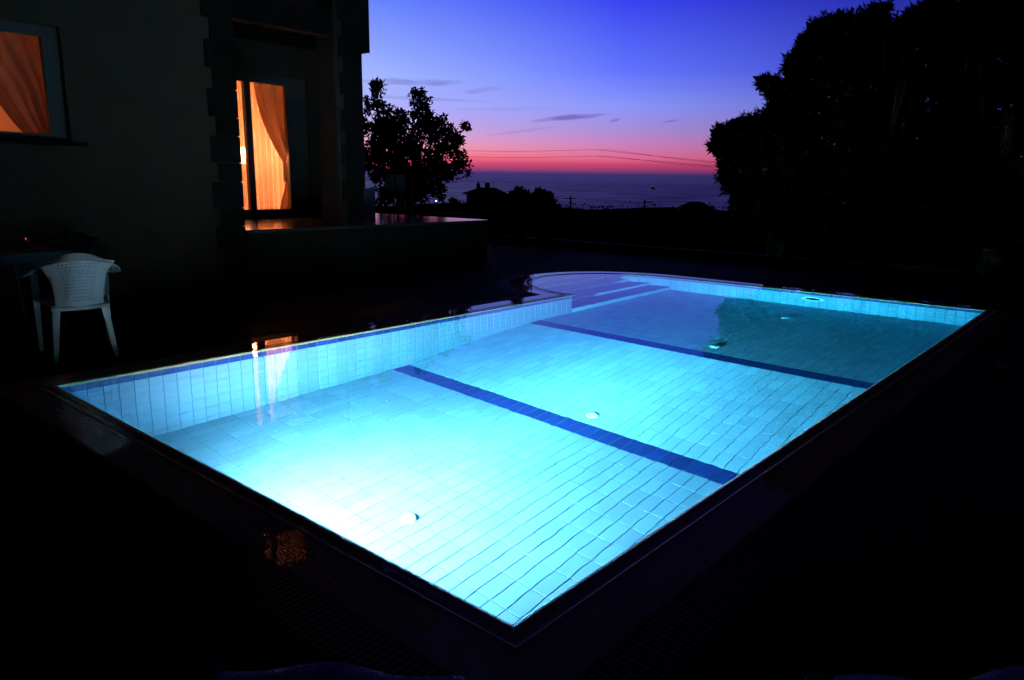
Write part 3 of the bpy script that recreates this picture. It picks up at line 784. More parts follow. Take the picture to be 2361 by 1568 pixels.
# furniture seen dimly through the door
t = empty('cabinet', (5.2, BY + 2.9, TZ0), 'low red-brown cabinet at the back of the lamplit room', 'cabinet')
MB().box(-.9, -.25, .06, .9, .25, .62).build('body', M['roomdark'], t, bevel=.01)
MB().box(-.93, -.28, .62, .93, .28, .66).build('top', M['roomdark'], t, bevel=.006)
for k in (-1, 0, 1): MB().box(-.28 + k * .59, -.268, .1, .28 + k * .59, -.252, .58).build('door', M['roomdark'], t, bevel=.004)
t = empty('picture', (4.05, BY + 3.47, 1.9), 'pale framed picture on the back wall of the lamplit room', 'picture')
MB().box(-.3, -.02, -.35, .3, .02, .35).build('frame', M['roomdark'], t); MB().box(-.26, -.026, -.31, .26, -.021, .31).build('canvas', M['room'], t)

def curtain(name, z0, z1, xl, xr, yb, m, label, nf=9, amp=.028, nu=90, nv=40, parent=None, sway=0.0):
    """hanging curtain; xl(v), xr(v) give its edges for v from 0 (top) to 1 (bottom)"""
    mb = MB()
    for j in range(nv + 1):
        v = j / nv; a, b = xl(v), xr(v); z = z1 + (z0 - z1) * v
        for i in range(nu + 1):
            u = i / nu
            ph = u * nf * 2 * PI + 0.6 * math.sin(v * 3 + u * 5)
            am = amp * (0.55 + 0.45 * math.sin(u * 11.3 + 1)) * (0.6 + 0.5 * v)
            mb.v.append((a + (b - a) * (u + 0.010 * math.sin(ph * 1.0 + 1.3)), yb + am * math.sin(ph) + sway * math.sin(v * 4), z))
    for j in range(nv):
        for i in range(nu):
            k = j * (nu + 1) + i; mb.f.append((k, k + 1, k + nu + 2, k + nu + 1))
    o = mb.build(name, m, smooth=True); tag(o, label, 'curtain'); return o
sm = lambda v: v * v * (3 - 2 * v)
# door: straight sheer, dark drape drawn to the right
curtain('curtain', TZ0 + .03, 2.95, lambda v: 4.85, lambda v: 5.66, BY + .40, M['sheer'], 'sheer pale curtain hanging straight behind the glass of the patio door', nf=8, amp=.050)
curtain('curtain', 1.30, 2.95, lambda v: 5.10 + .50 * min(1, (v / .80)) ** 1.8, lambda v: 5.80, BY + .24, M['drape'], 'dark ochre drape swept to the right side of the patio door', nf=5, amp=.075)
curtain('curtain', TZ0 + .03, 1.38, lambda v: 5.62 - .16 * sm(v), lambda v: 5.76, BY + .25, M['drape'], 'dark ochre tail of drape below its tie at the right of the patio door', nf=3, amp=.03)
# window: drape swept from the right, pale sheer at left
ez = ((2.94, .30), (2.60, .52), (2.28, .84), (2.10, .93), (1.96, 1.01), (1.84, 1.09), (1.75, 1.17), (1.60, 1.26))
def edge(v):
    z = wz1 + .1 + (wz0 - .1 - wz1 - .1) * v
    for (za, xa), (zb_, xb) in zip(ez[:-1], ez[1:]):
        if z >= zb_: return xa + (xb - xa) * min(1, max(0, (za - z) / (za - zb_)))
    return ez[-1][1]
curtain('curtain', wz0 - .1, wz1 + .1, edge, lambda v: 1.52, HY + .34, M['drape'], 'dark ochre drape swept across the upper right of the left window', nf=6, amp=.06)
curtain('curtain', wz0 - .1, wz1 + .1, lambda v: .05, lambda v: .90, HY + .44, M['sheer'], 'pale sheer curtain at the left side of the left window', nf=7, amp=.04)

# ------------------------------------------------------------------ terrace
TX1 = 7.90
te = empty('terrace', (0, 0, 0), kind='structure')
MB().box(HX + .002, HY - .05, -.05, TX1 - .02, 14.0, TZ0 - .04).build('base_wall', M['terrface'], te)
def marble_mat():
    mt = M['marble'].copy(); t = mt.node_tree; b = t.nodes['Principled BSDF']
    g = N(t, 'ShaderNodeNewGeometry'); br = N(t, 'ShaderNodeTexBrick'); br.offset = 0
    br.inputs['Scale'].default_value = 1; br.inputs['Brick Width'].default_value = .333; br.inputs['Row Height'].default_value = .333; br.inputs['Mortar Size'].default_value = .004
    br.inputs['Color1'].default_value = (.15, .125, .12, 1); br.inputs['Color2'].default_value = (.13, .11, .105, 1); br.inputs['Mortar'].default_value = (.09, .08, .075, 1)
    L(t, g.outputs['Position'], br.inputs['Vector']); L(t, br.outputs['Color'], b.inputs['Base Color']); return mt
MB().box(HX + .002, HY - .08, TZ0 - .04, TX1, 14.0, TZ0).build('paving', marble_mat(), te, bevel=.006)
ws = MB(); ws.add([(6.25, 9.30, TZ0), (6.95, 9.30, TZ0), (6.95, 9.40, TZ0), (6.25, 9.40, TZ0), (6.25, 9.30, TZ0 + .40), (6.95, 9.30, TZ0 + .52), (6.95, 9.40, TZ0 + .52), (6.25, 9.40, TZ0 + .40)],
                  [(0, 3, 2, 1), (4, 5, 6, 7), (0, 1, 5, 4), (1, 2, 6, 5), (2, 3, 7, 6), (3, 0, 4, 7)])
M['whitewash'] = mat('whitewash', (0.62, 0.60, 0.60), 0.9, 0.2, noise=0.06)
tag(ws.build('parapet', M['whitewash'], bevel=.008), 'short white parapet with sloping top on the terrace beyond the pillar', 'parapet')

# ------------------------------------------------------------------ vegetation
def leaf_mesh(name, clumps, m, n_per_m3=None, size=(.08, .03), count=None, seed=1, fold=0.25):
    """clumps: (x, y, z, radius, weight); leaves spread through each clump, denser near its shell"""
    rg = np.random.RandomState(seed)
    C = np.array([c[:3] for c in clumps]); Rr = np.array([c[3] for c in clumps]); Wt = np.array([c[4] if len(c) > 4 else 1.0 for c in clumps]) * Rr ** 2
    pick = rg.choice(len(clumps), size=count, p=Wt / Wt.sum())
    d = rg.normal(size=(count, 3)); d /= np.linalg.norm(d, axis=1)[:, None]
    rr = rg.uniform(0.05, 1, count) ** 0.5
    # twig-like tufts: pull leaves towards a set of twig directions
    tuft = rg.normal(size=(600, 3)); tuft /= np.linalg.norm(tuft, axis=1)[:, None]
    tk = tuft[rg.randint(0, 600, count) ]
    d = d * 0.45 + tk * 0.75; d /= np.linalg.norm(d, axis=1)[:, None]
    pos = C[pick] + d * (Rr[pick] * rr * rg.uniform(.72, 1.30, count))[:, None]
    ax = d * 0.6 + rg.normal(size=(count, 3)) * 0.7 + np.array([0, 0, 0.15]); ax /= np.linalg.norm(ax, axis=1)[:, None]
    sd = np.cross(ax, rg.normal(size=(count, 3))); sd /= np.linalg.norm(sd, axis=1)[:, None]
    ln = (size[0] * rg.uniform(.6, 1.25, count))[:, None]; wd = (size[1] * rg.uniform(.7, 1.2, count))[:, None] * 0.5
    v = np.empty((count, 4, 3)); v[:, 0] = pos; v[:, 1] = pos + ax * ln * .45 + sd * wd; v[:, 2] = pos + ax * ln; v[:, 3] = pos + ax * ln * .45 - sd * wd
    me = bpy.data.meshes.new(name)
    me.vertices.add(count * 4); me.vertices.foreach_set('co', v.reshape(-1))
    me.loops.add(count * 4); me.loops.foreach_set('vertex_index', np.arange(count * 4, dtype=np.int32))
    me.polygons.add(count); me.polygons.foreach_set('loop_start', np.arange(0, count * 4, 4, dtype=np.int32)); me.polygons.foreach_set('loop_total', np.full(count, 4, dtype=np.int32))
    me.materials.append(m); me.update(calc_edges=True); return me
def tree(name, base, clumps, m, label, cat='tree', count=20000, size=(.08, .03), trunk_r=.14, group=None, seed=3, fork=0.35, inner=0.0, sats=9, reach=1.5):
    t = empty(name, base, label, cat, group)
    rs = random.Random(seed * 7); sat = []
    for c in clumps:
        for q in range(sats):
            v = Vector((rs.gauss(0, 1), rs.gauss(0, 1), rs.gauss(.25, 1))).normalized() * c[3] * rs.uniform(.9, reach)
            sat.append((c[0] + v.x, c[1] + v.y, c[2] + v.z, min(.16, c[3] * .4) * rs.uniform(.5, 1.1), 2.4))
    clumps = list(clumps); main = len(clumps)
    B = Vector(base); cl0 = [(c[0] - B.x, c[1] - B.y, c[2] - B.z, *c[3:]) for c in sat]
    cl = [(c[0] - B.x, c[1] - B.y, c[2] - B.z, c[3] * .88, *c[4:]) for c in clumps]
    cen = Vector((sum(c[0] for c in cl) / len(cl), sum(c[1] for c in cl) / len(cl), 0))
    low = min(c[2] - c[3] for c in cl); fz = max(.25, low + fork)
    fk = Vector((cen.x * .25, cen.y * .25, fz))
    MB().tube([(0, 0, -.3), (0, 0, 0), fk * .5 + Vector((.04, .03, 0)), fk], [trunk_r * 1.3, trunk_r * 1.1, trunk_r * .9, trunk_r * .75], 10).build('trunk', M['bark'], t, True)
    rr = random.Random(seed)
    br = MB()
    for c in cl:
        e = Vector(c[:3]); mid = fk.lerp(e, .5) + Vector((rr.uniform(-.12, .12), rr.uniform(-.12, .12), rr.uniform(0, .15)))
        br.tube([fk, mid, e], [trunk_r * .35, trunk_r * .2, .006], 5)
        for q in range(3):
            o2 = e + Vector((rr.gauss(0, 1), rr.gauss(0, 1), rr.gauss(0, 1))).normalized() * c[3] * .85
            br.tube([e, o2], [.010, .003], 4)
    b_ = br.build('branches', M['bark'], t, True); b_['kind'] = 'stuff'
    o = link('crown', leaf_mesh('crown', cl + cl0, m, size=size, count=count, seed=seed), t); o['kind'] = 'stuff'
    if inner:
        o = link('inner_crown', leaf_mesh('inner_crown', [(c[0], c[1], c[2], c[3] * .55, 1) for c in cl], m, size=(.17, .11), count=int(inner * 1.6), seed=seed + 9), t); o['kind'] = 'stuff'
    return t
def px_clumps(lst, d, spread=.5, seed=1, per=1):
    """crown masses given where they show, each at its own distance"""
    rr = random.Random(seed); out = []
    for (px, py, r, *wgt) in lst:
        dd = d + rr.uniform(-spread, spread); p = spot(px, py, dd)
        rad = r / CF * (p - CAM).length
        out.append((p.x, p.y, p.z, rad, wgt[0] if wgt else 1.0))
    return out
# tree behind the terrace
lt = [(873, 201, 17, 1.6), (862, 236, 19, 1.2), (849, 252, 12), (884, 262, 27, 1.2), (886, 300, 34), (872, 330, 28), (971, 232, 20, 1.4), (974, 262, 26, 1.2), (988, 288, 23), (966, 300, 32),
      (926, 268, 16, .8), (918, 290, 22, .8), (940, 335, 44), (900, 350, 42), (1012, 318, 36), (1040, 345, 28), (1075, 291, 11, 1.4), (1062, 372, 22), (1040, 398, 22), (1000, 370, 42),
      (852, 350, 24), (852, 372, 18), (866, 400, 20), (905, 395, 42), (955, 400, 46), (1003, 415, 28), (1016, 440, 18), (960, 445, 45), (905, 440, 40), (1073, 395, 10), (835, 300, 20), (1047, 315, 18)]
b = spot(945, 500, 18.0)
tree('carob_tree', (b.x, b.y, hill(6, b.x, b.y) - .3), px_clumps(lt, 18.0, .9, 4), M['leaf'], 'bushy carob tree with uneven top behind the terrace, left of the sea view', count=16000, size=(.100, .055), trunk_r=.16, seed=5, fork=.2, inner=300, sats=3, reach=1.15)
# big olives at right
rt1 = [(1662, 312, 16, 1.5), (1650, 335, 12, 1.3), (1690, 300, 20, 1.2), (1672, 345, 22), (1715, 300, 22), (1742, 290, 24), (1700, 340, 32), (1672, 385, 16), (1690, 420, 22), (1706, 460, 20), (1735, 360, 46), (1740, 440, 48),
       (1760, 190, 13, 1.5), (1785, 198, 16, 1.3), (1795, 222, 24, 1.2), (1800, 250, 26), (1790, 285, 28), (1830, 195, 26), (1825, 150, 16, 1.2), (1845, 130, 15, 1.2), (1862, 100, 17, 1.2), (1850, 165, 30), (1870, 215, 50), (1850, 300, 62), (1810, 370, 62),
       (1820, 470, 60), (1900, 400, 76), (1900, 500, 60), (1700, 495, 22), (1760, 500, 30)]
rt2 = [(1880, 75, 18, 1.2), (1905, 62, 17, 1.3), (1925, 95, 34), (1950, 50, 16, 1.3), (1965, 85, 34), (2000, 62, 24, 1.2), (2025, 40, 17, 1.4), (2036, 26, 12, 1.3), (2050, 82, 30), (1925, 165, 56), (1990, 150, 62), (2060, 160, 66), (1960, 270, 82), (2060, 280, 90),
       (2090, 92, 22), (2110, 62, 22), (2130, 40, 26, 1.2), (2165, 25, 24, 1.2), (2150, 80, 40), (2190, 50, 30), (2000, 400, 90), (2110, 400, 90), (2000, 500, 80), (2120, 500, 80)]
rt3 = [(2215, 70, 34), (2235, 35, 22, 1.2), (2260, 18, 26, 1.2), (2300, 10, 36), (2345, -15, 44), (2270, 90, 56), (2340, 80, 60), (2400, 20, 60), (2160, 170, 70), (2250, 190, 80), (2350, 190, 60), (2430, 120, 80), (2440, 260, 80), (2200, 300, 92), (2310, 320, 90),
       (2210, 430, 92), (2320, 440, 92), (2430, 400, 90), (2220, 520, 70), (2330, 530, 80), (2440, 530, 80), (2520, 200, 110), (2520, 420, 120)]
OB = [spot(1800, 560, 13.6), spot(2040, 560, 13.2), spot(2300, 560, 12.8)]
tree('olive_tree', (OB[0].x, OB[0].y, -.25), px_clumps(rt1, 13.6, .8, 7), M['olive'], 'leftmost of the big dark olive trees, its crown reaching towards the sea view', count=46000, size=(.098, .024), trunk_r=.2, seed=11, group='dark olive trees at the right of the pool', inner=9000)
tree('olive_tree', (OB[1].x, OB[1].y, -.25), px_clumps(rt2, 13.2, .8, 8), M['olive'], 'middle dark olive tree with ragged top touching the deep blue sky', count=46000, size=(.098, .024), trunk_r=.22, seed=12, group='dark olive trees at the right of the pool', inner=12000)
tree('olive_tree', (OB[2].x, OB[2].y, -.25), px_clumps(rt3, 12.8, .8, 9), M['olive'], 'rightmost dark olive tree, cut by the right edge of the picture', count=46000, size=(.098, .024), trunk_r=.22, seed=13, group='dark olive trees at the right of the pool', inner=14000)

# hedge along the far side of the deck, on a low kerb wall
bank = empty('planter_wall', (0, 0, 0), 'low dark stone wall along the far edge of the deck', 'wall')
rr = random.Random(5)
x = -5.9; row = 0
for rowz in (0,):
    y = -5.9 + (0.17 if rowz else 0)
    while y < 15.6:
        ln = rr.uniform(.28, .46)
        MB().box(11.0 + rr.uniform(-.012, .012), y, rowz - (.05 if rowz == 0 else 0), 11.28, y + ln - .012, rowz + .148 + rr.uniform(-.004, .004)).build('stone', M['stone'], bank, bevel=.008, seg=1)
        y += ln
def bush(px, py_top, d, r, label, name='shrub', n=2600, zb=-.1, size=(.07, .03), m='leaf', group=None, h=None):
    p = spot(px, py_top, d); top = p.z; rad = r
    cl = []
    hh = top - zb
    for k in range(9):
        a = rr.uniform(0, 2 * PI); q = rr.uniform(0, .6) * rad
        zc = zb + hh * rr.uniform(.3, .78); cl.append((p.x + q * math.cos(a), p.y + q * math.sin(a), zc, min(rad * .55, hh * .34)))
    cl.append((p.x, p.y, top - hh * .24, hh * .24)); cl.append((p.x, p.y, zb + hh * .3, rad * .8))
    t = empty(name, (p.x, p.y, zb), label, 'shrub', group)
    MB().tube([(0, 0, -.1), (.01, 0, hh * .5)], [.03, .015], 6).build('stem', M['bark'], t)
    L_ = [(c[0] - p.x, c[1] - p.y, c[2] - zb, c[3]) for c in cl]
    o = link('foliage', leaf_mesh('foliage', L_, M[m], size=size, count=n, seed=int(px)), t); o['kind'] = 'stuff'
    return t
hl = [(1145, 503, 'shrub at the left end of the hedge, beside the terrace corner'), (1245, 496, 'dark shrub just right of the young tree by the terrace'), (1300, 500, 'rounded hedge shrub below the left utility pole'),
      (1355, 497, 'hedge shrub halfway between the two utility poles'), (1410, 502, 'low hedge shrub in the middle of the sea view'), (1465, 503, 'hedge shrub below the right utility pole'),
      (1520, 507, 'low hedge shrub right of the right utility pole'), (1575, 508, 'hedge shrub below the small distant hut'), (1630, 505, 'hedge shrub touching the left olive tree'), (1690, 500, 'hedge shrub under the left olive tree crown'),
      (1760, 500, 'dark shrub at the foot of the left olive tree'), (1850, 505, 'dark shrub between the left and middle olive trees'), (1950, 505, 'dark shrub at the foot of the middle olive tree'), (2060, 510, 'dark shrub under the middle olive tree, left of the ring'),
      (2180, 515, 'dark shrub between the middle and right olive trees'), (2310, 520, 'dark shrub at the foot of the right olive tree')]
for k, (px, py, lab) in enumerate(hl):
    r0 = spot(px, py, 1.0) - CAM
    d = (17.6 + rr.uniform(-.4, .6) - CAM.x) / r0.x      # the row stands at x about 17.6
    bush(px, py + rr.uniform(-3, 3), d, .95, lab, zb=-.35, size=(.1, .05), n=4200, group='hedge shrubs behind the deck')
# leafy mass filling the bank behind the hedge
hm = [(rr.uniform(11.9, 18.6), y, -.22 + rr.uniform(-.12, .12), .5) for y in np.arange(-6, 22, .07)]
tag(link('undergrowth', leaf_mesh('undergrowth', hm, M['leaf'], size=(.12, .06), count=34000, seed=31)), kind='stuff')
# young tree at the deck edge
b = (10.52, 8.95, 0)
yt = [(1196, 470, 24), (1190, 500, 28), (1194, 450, 12, 1.2), (1197, 440, 8, 1.3), (1200, 505, 20), (1175, 520, 20), (1195, 528, 16)]
tree('young_tree', b, px_clumps(yt, 15.8, .2, 2), M['leaf'], 'small young tree with short dark trunk at the far edge of the deck', count=3600, size=(.08, .04), trunk_r=.12, seed=21, fork=.1)
for px, py, lab in ((1148, 552, 'red flowering plant left of the young tree'), (1255, 560, 'red flowering plant right of the young tree')):
    p = spot(px, py + 14, 15.4); t = empty('flowering_plant', (p.x, p.y, 0), lab, 'plant', 'red flowering plants at the deck edge')
    o = link('foliage', leaf_mesh('foliage', [(0, 0, .18, .2), (.1, .05, .25, .14)], M['leaf'], size=(.06, .03), count=700, seed=int(px)), t); o['kind'] = 'stuff'
    for k in range(5):
        a = rr.uniform(0, 6.28); fx, fy, fz = .14 * math.cos(a), .14 * math.sin(a), .24 + rr.uniform(-.05, .1)
        MB().lathe([(0, .0), (.012, .006), (.026, .02), (.018, .012), (0, .014)], (fx, fy, fz), 8).build('flower', M['flower'], t, True)

# ------------------------------------------------------------------ far things
def far_house():
    L0 = spot(1067, 447, 120); R0 = spot(1203, 470, 120); T = spot(1110, 432, 122)
    ax = (R0 - L0); ax.z = 0; wid = ax.length; ax.normalize(); n = Vector((-ax.y, ax.x, 0))
    if n.dot(L0 - CAM) < 0: n = -n
    ze, zt = L0.z, T.z
    t = empty('far_house', (0, 0, 0), 'distant dark house with low tiled roof and chimney above the terrace end', 'house')
    o = L0.copy(); o.z = 0
    def P(u, v, z): q = o + ax * u + n * v; return (q.x, q.y, z)
    def hexa(u0, u1, v0, v1, z0, z1):
        return MB().add([P(u0, v0, z0), P(u1, v0, z0), P(u1, v1, z0), P(u0, v1, z0), P(u0, v0, z1), P(u1, v0, z1), P(u1, v1, z1), P(u0, v1, z1)],
                        [(0, 3, 2, 1), (4, 5, 6, 7), (0, 1, 5, 4), (1, 2, 6, 5), (2, 3, 7, 6), (3, 0, 4, 7)])
    hexa(.6, wid - .2, .5, 7.5, -8, ze + .02).build('wall', M['farwall'], t)
    rf = MB().add([P(-.3, 0, ze), P(wid + .6, 0, ze - 1.1), P(wid + .6, 8, ze - 1.1), P(-.3, 8, ze), P(2.6, 3.4, zt), P(5.2, 3.4, zt - .05), P(5.2, 4.6, zt - .05), P(2.6, 4.6, zt)],
                  [(0, 1, 5, 4), (1, 2, 6, 5), (2, 3, 7, 6), (3, 0, 4, 7), (4, 5, 6, 7), (0, 3, 2, 1)]).build('roof', M['roof'], t)
    hexa(2.1, 2.7, 3.6, 4.3, zt - .8, zt + .62).build('chimney', M['roof'], rf); hexa(2.3, 2.5, 3.8, 4.1, zt + .62, zt + 1.0).build('chimney_cap', M['roof'], rf)
    hexa(3.5, 4.3, 3.6, 4.4, zt - .4, zt + .75).build('water_tank', M['roof'], rf)
    MB().tube([P(4.9, 3.9, zt - .2), P(4.9, 3.9, zt + 1.0)], .03, 5).build('aerial', M['metal'], rf)
    for u in (2.0, 5.0, 7.6): hexa(u, u + 1.0, .44, .5, ze - 2.2, ze - 1.0).build('window', M['hole'], t)
far_house()
def pole(px, ptop, d, label, arm, side):
    p = spot(px, ptop, d); t = empty('utility_pole', (p.x, p.y, p.z - 6), label, 'utility pole', 'distant utility poles')
    MB().tube([(0, 0, -1), (0, 0, 6)], [.17, .12], 8).build('post', M['bark'], t)
    a = RX.copy(); a.z = 0; a.normalize(); s = a * arm
    MB().tube([(-s * (1 - side)) + Vector((0, 0, 5.7)), s * side + Vector((0, 0, 5.7))], .07, 6).build('crossarm', M['bark'], t)
    if side > .8: MB().tube([s * .75 + Vector((0, 0, 5.45)), s * 1.25 + Vector((0, 0, 5.25))], .12, 6).build('lamp_head', M['metal'], t)
pole(1316, 453, 108, 'distant utility pole with centred crossarm above the hedge', 1.8, .5)
pole(1487, 461, 108, 'distant utility pole with lamp arm pointing right above the hedge', 1.3, .95)
def hut():
    p = spot(1601, 500, 90); t = empty('hut', (p.x, p.y, p.z - 1), 'small distant hut with pointed roof left of the olive trees', 'hut')
    a = RX.copy(); a.z = 0; a.normalize(); n = Vector((-a.y, a.x, 0))
    P = lambda u, v, z: tuple(a * u + n * v + Vector((0, 0, z)))
    MB().add([P(-1.9, -1.5, -2), P(1.9, -1.5, -2), P(1.9, 1.5, -2), P(-1.9, 1.5, -2), P(-1.9, -1.5, 1.9), P(1.9, -1.5, 1.9), P(1.9, 1.5, 1.9), P(-1.9, 1.5, 1.9)],
             [(0, 3, 2, 1), (4, 5, 6, 7), (0, 1, 5, 4), (1, 2, 6, 5), (2, 3, 7, 6), (3, 0, 4, 7)]).build('wall', M['farwall'], t)
    MB().add([P(-2.1, -1.7, 1.9), P(2.1, -1.7, 1.9), P(2.1, 1.7, 1.9), P(-2.1, 1.7, 1.9), P(-.6, 0, 2.75), P(.7, 0, 2.75)], [(0, 1, 5, 4), (1, 2, 5), (2, 3, 4, 5), (3, 0, 4), (0, 3, 2, 1)]).build('roof', M['roof'], t)
hut()
def far_bush(px, py, d, r, n, label, zdown=3.0, name='far_tree', size=(.5, .3)):
    p = spot(px, py, d); t = empty(name, (p.x, p.y, p.z - zdown), label, 'tree')
    cl = [(rr.uniform(-.7, .7) * r, rr.uniform(-.7, .7) * r, zdown - r * .5 - rr.uniform(0, .8) * r, r * .55) for _ in range(8)] + [(0, 0, zdown - r * .35, r * .35), (0, 0, zdown - r * 1.3, r)]
    MB().tube([(0, 0, -2), (0, 0, zdown - r)], [.3, .15], 6).build('trunk', M['bark'], t)
    o = link('crown', leaf_mesh('crown', cl, M['leaf'], size=size, count=n, seed=int(px)), t); o['kind'] = 'stuff'
far_bush(1242, 436, 88, 1.5, 1500, 'distant round tree right of the far house', 4)
far_bush(1262, 452, 86, 1.5, 1400, 'distant lower tree at the right shoulder of the round tree', 3.5)
far_bush(1217, 448, 88, 1.1, 900, 'distant slim tree between far house and round tree', 3.5)
far_bush(1302, 480, 100, 1.2, 800, 'small distant bush at the foot of the left utility pole', 2.5)
far_bush(1625, 476, 88, 1.6, 1000, 'distant bush crowding the right side of the hut', 3)
far_bush(1046, 462, 60, 1.1, 800, 'distant bush between carob tree and far house', 2.5)
far_bush(1000, 478, 58, 1.6, 900, 'distant bush below the right side of the carob tree', 2.5)
far_bush(930, 470, 40, 1.5, 1000, 'dark bush below the carob tree crown', 2.5, size=(.3, .18))
far_bush(868, 462, 40, 1.0, 800, 'dark bush behind the white parapet', 2.0, size=(.3, .18))
# scrub silhouettes along the brow of the hill
sc = []
for k in range(70):
    px = 1040 + k * 10 + rr.uniform(-5, 5); y0 = 494 + 8 * (px - 1300) / 300 + 3 * math.sin(px * .05) + rr.uniform(-3, 4)
    p = spot(px, y0, 98 + rr.uniform(-8, 4)); sc.append((p.x, p.y, p.z - .6, .75))
tag(link('scrub', leaf_mesh('scrub', sc, M['leaf'], size=(.35, .2), count=9000, seed=77)), kind='stuff')

def dot(name, px, py, d, r, color, s, label, cat):
    p = spot(px, py, d); t = empty(name, p, label, cat)
    MB().lathe([(0, r), (r * .7, r * .7), (r, 0), (r * .7, -r * .7), (0, -r)], n=12).build('globe', emit(name + '_glow', color, s), t, True)
    MB().tube([(0, 0, -r * .9), (0, 0, -r * 4)], r * .3, 6).build('stalk', M['metal'], t)
dot('garden_lamp', 1006, 463, 24, .012, (1, 1, 1), 30, 'tiny white point of light low in the carob tree', 'lamp')
dot('street_lamp', 1368, 509, 96, .10, (1, .25, .05), .5, 'faint orange light in the dark land below the sea', 'lamp')
# ship far out
p = spot(1507, 422.5, 9000); t = empty('ship', (p.x, p.y, -60), 'tiny ship with a faint light on the sea horizon', 'ship')
MB().add([(-30, -6, 0), (30, -6, 0), (30, 6, 0), (-30, 6, 0), (-38, -7, 14), (42, -7, 14), (42, 7, 14), (-38, 7, 14)], [(0, 3, 2, 1), (4, 5, 6, 7), (0, 1, 5, 4), (1, 2, 6, 5), (2, 3, 7, 6), (3, 0, 4, 7)]).build('hull', M['farwall'], t)
MB().box(-30, -5, 14, -12, 5, 30).build('bridge', M['farwall'], t)
MB().lathe([(0, 4), (4, 0), (0, -4)], (-20, 0, 38), 10).build('mast_light', emit('ship_glow', (1, .6, .5), .5), t)
# overhead cables
for k, (a, b_, c) in enumerate((((1000, 347), (1400, 345), (1760, 386)), ((1000, 361), (1400, 360), (1760, 394)), ((1380, 346), (1500, 360), (1760, 383)), ((1380, 361), (1500, 371), (1760, 391)))):
    p0, p1, p2 = spot(*a, 62), spot(*b_, 60), spot(*c, 58)
    pts = []
    for q in range(25):
        u = q / 24; pts.append(p0 * (1 - u) ** 2 + p1 * 2 * u * (1 - u) + p2 * u * u) if k > 1 else pts.append((p0.lerp(p1, u * 2) if u < .5 else p1.lerp(p2, (u - .5) * 2)) - Vector((0, 0, .10 * math.sin(2 * PI * u) ** 2)))
    lab = ('upper overhead cable crossing the pink sky', 'lower overhead cable crossing the pink sky', 'slack cable joining the upper one towards the right', 'slack cable joining the lower one towards the right')[k]
    tag(MB().tube(pts, .011, 5).build('overhead_cable', M['metal']), lab, 'cable', 'overhead cables')
# washing on a line behind the terrace
DW = 16.0
a, b_ = spot(876, 398, DW), spot(948, 403, DW)
wl = empty('clothes_line', (0, 0, 0), 'clothes line strung under the carob tree behind the terrace', 'clothes line')
for q in (a, b_): MB().tube([(q.x, q.y, -.3), (q.x, q.y, q.z + .03)], .02, 6).build('post', M['metal'], wl)
MB().tube([a, a.lerp(b_, .5) - Vector((0, 0, .02)), b_], .004, 5).build('cord', M['metal'], wl)
def hanging(px0, px1, pb, label, seed):
    u0, u1 = (px0 - 876) / 72, (px1 - 876) / 72; A, B = a.lerp(b_, u0), a.lerp(b_, u1); zb_ = spot((px0 + px1) / 2, pb, DW).z
    n = (B - A).cross(Vector((0, 0, 1))).normalized(); mb = MB(); nu, nv = 24, 14; r2 = random.Random(seed)
    ph = r2.uniform(0, 6)
    for j in range(nv + 1):
        for i in range(nu + 1):
            u, v = i / nu, j / nv; q = A.lerp(B, u * (1 - .12 * v) + .06 * v) + n * (.03 * math.sin(u * 14 + ph) * (.3 + v)); z = A.z - .02 + (zb_ - A.z) * v * (1 + .08 * math.sin(u * 5 + ph))
            mb.v.append((q.x, q.y, z))
    for j in range(nv):
        for i in range(nu): k = j * (nu + 1) + i; mb.f.append((k, k + 1, k + nu + 2, k + nu + 1))
    tag(mb.build('hanging_towel', M['cloth'], smooth=True), label, 'towel', 'washing on the clothes line')
hanging(889, 909, 466, 'left pale towel hanging on the line under the carob tree', 1)
hanging(911, 934, 478, 'right pale towel with longer corner hanging on the line', 4)

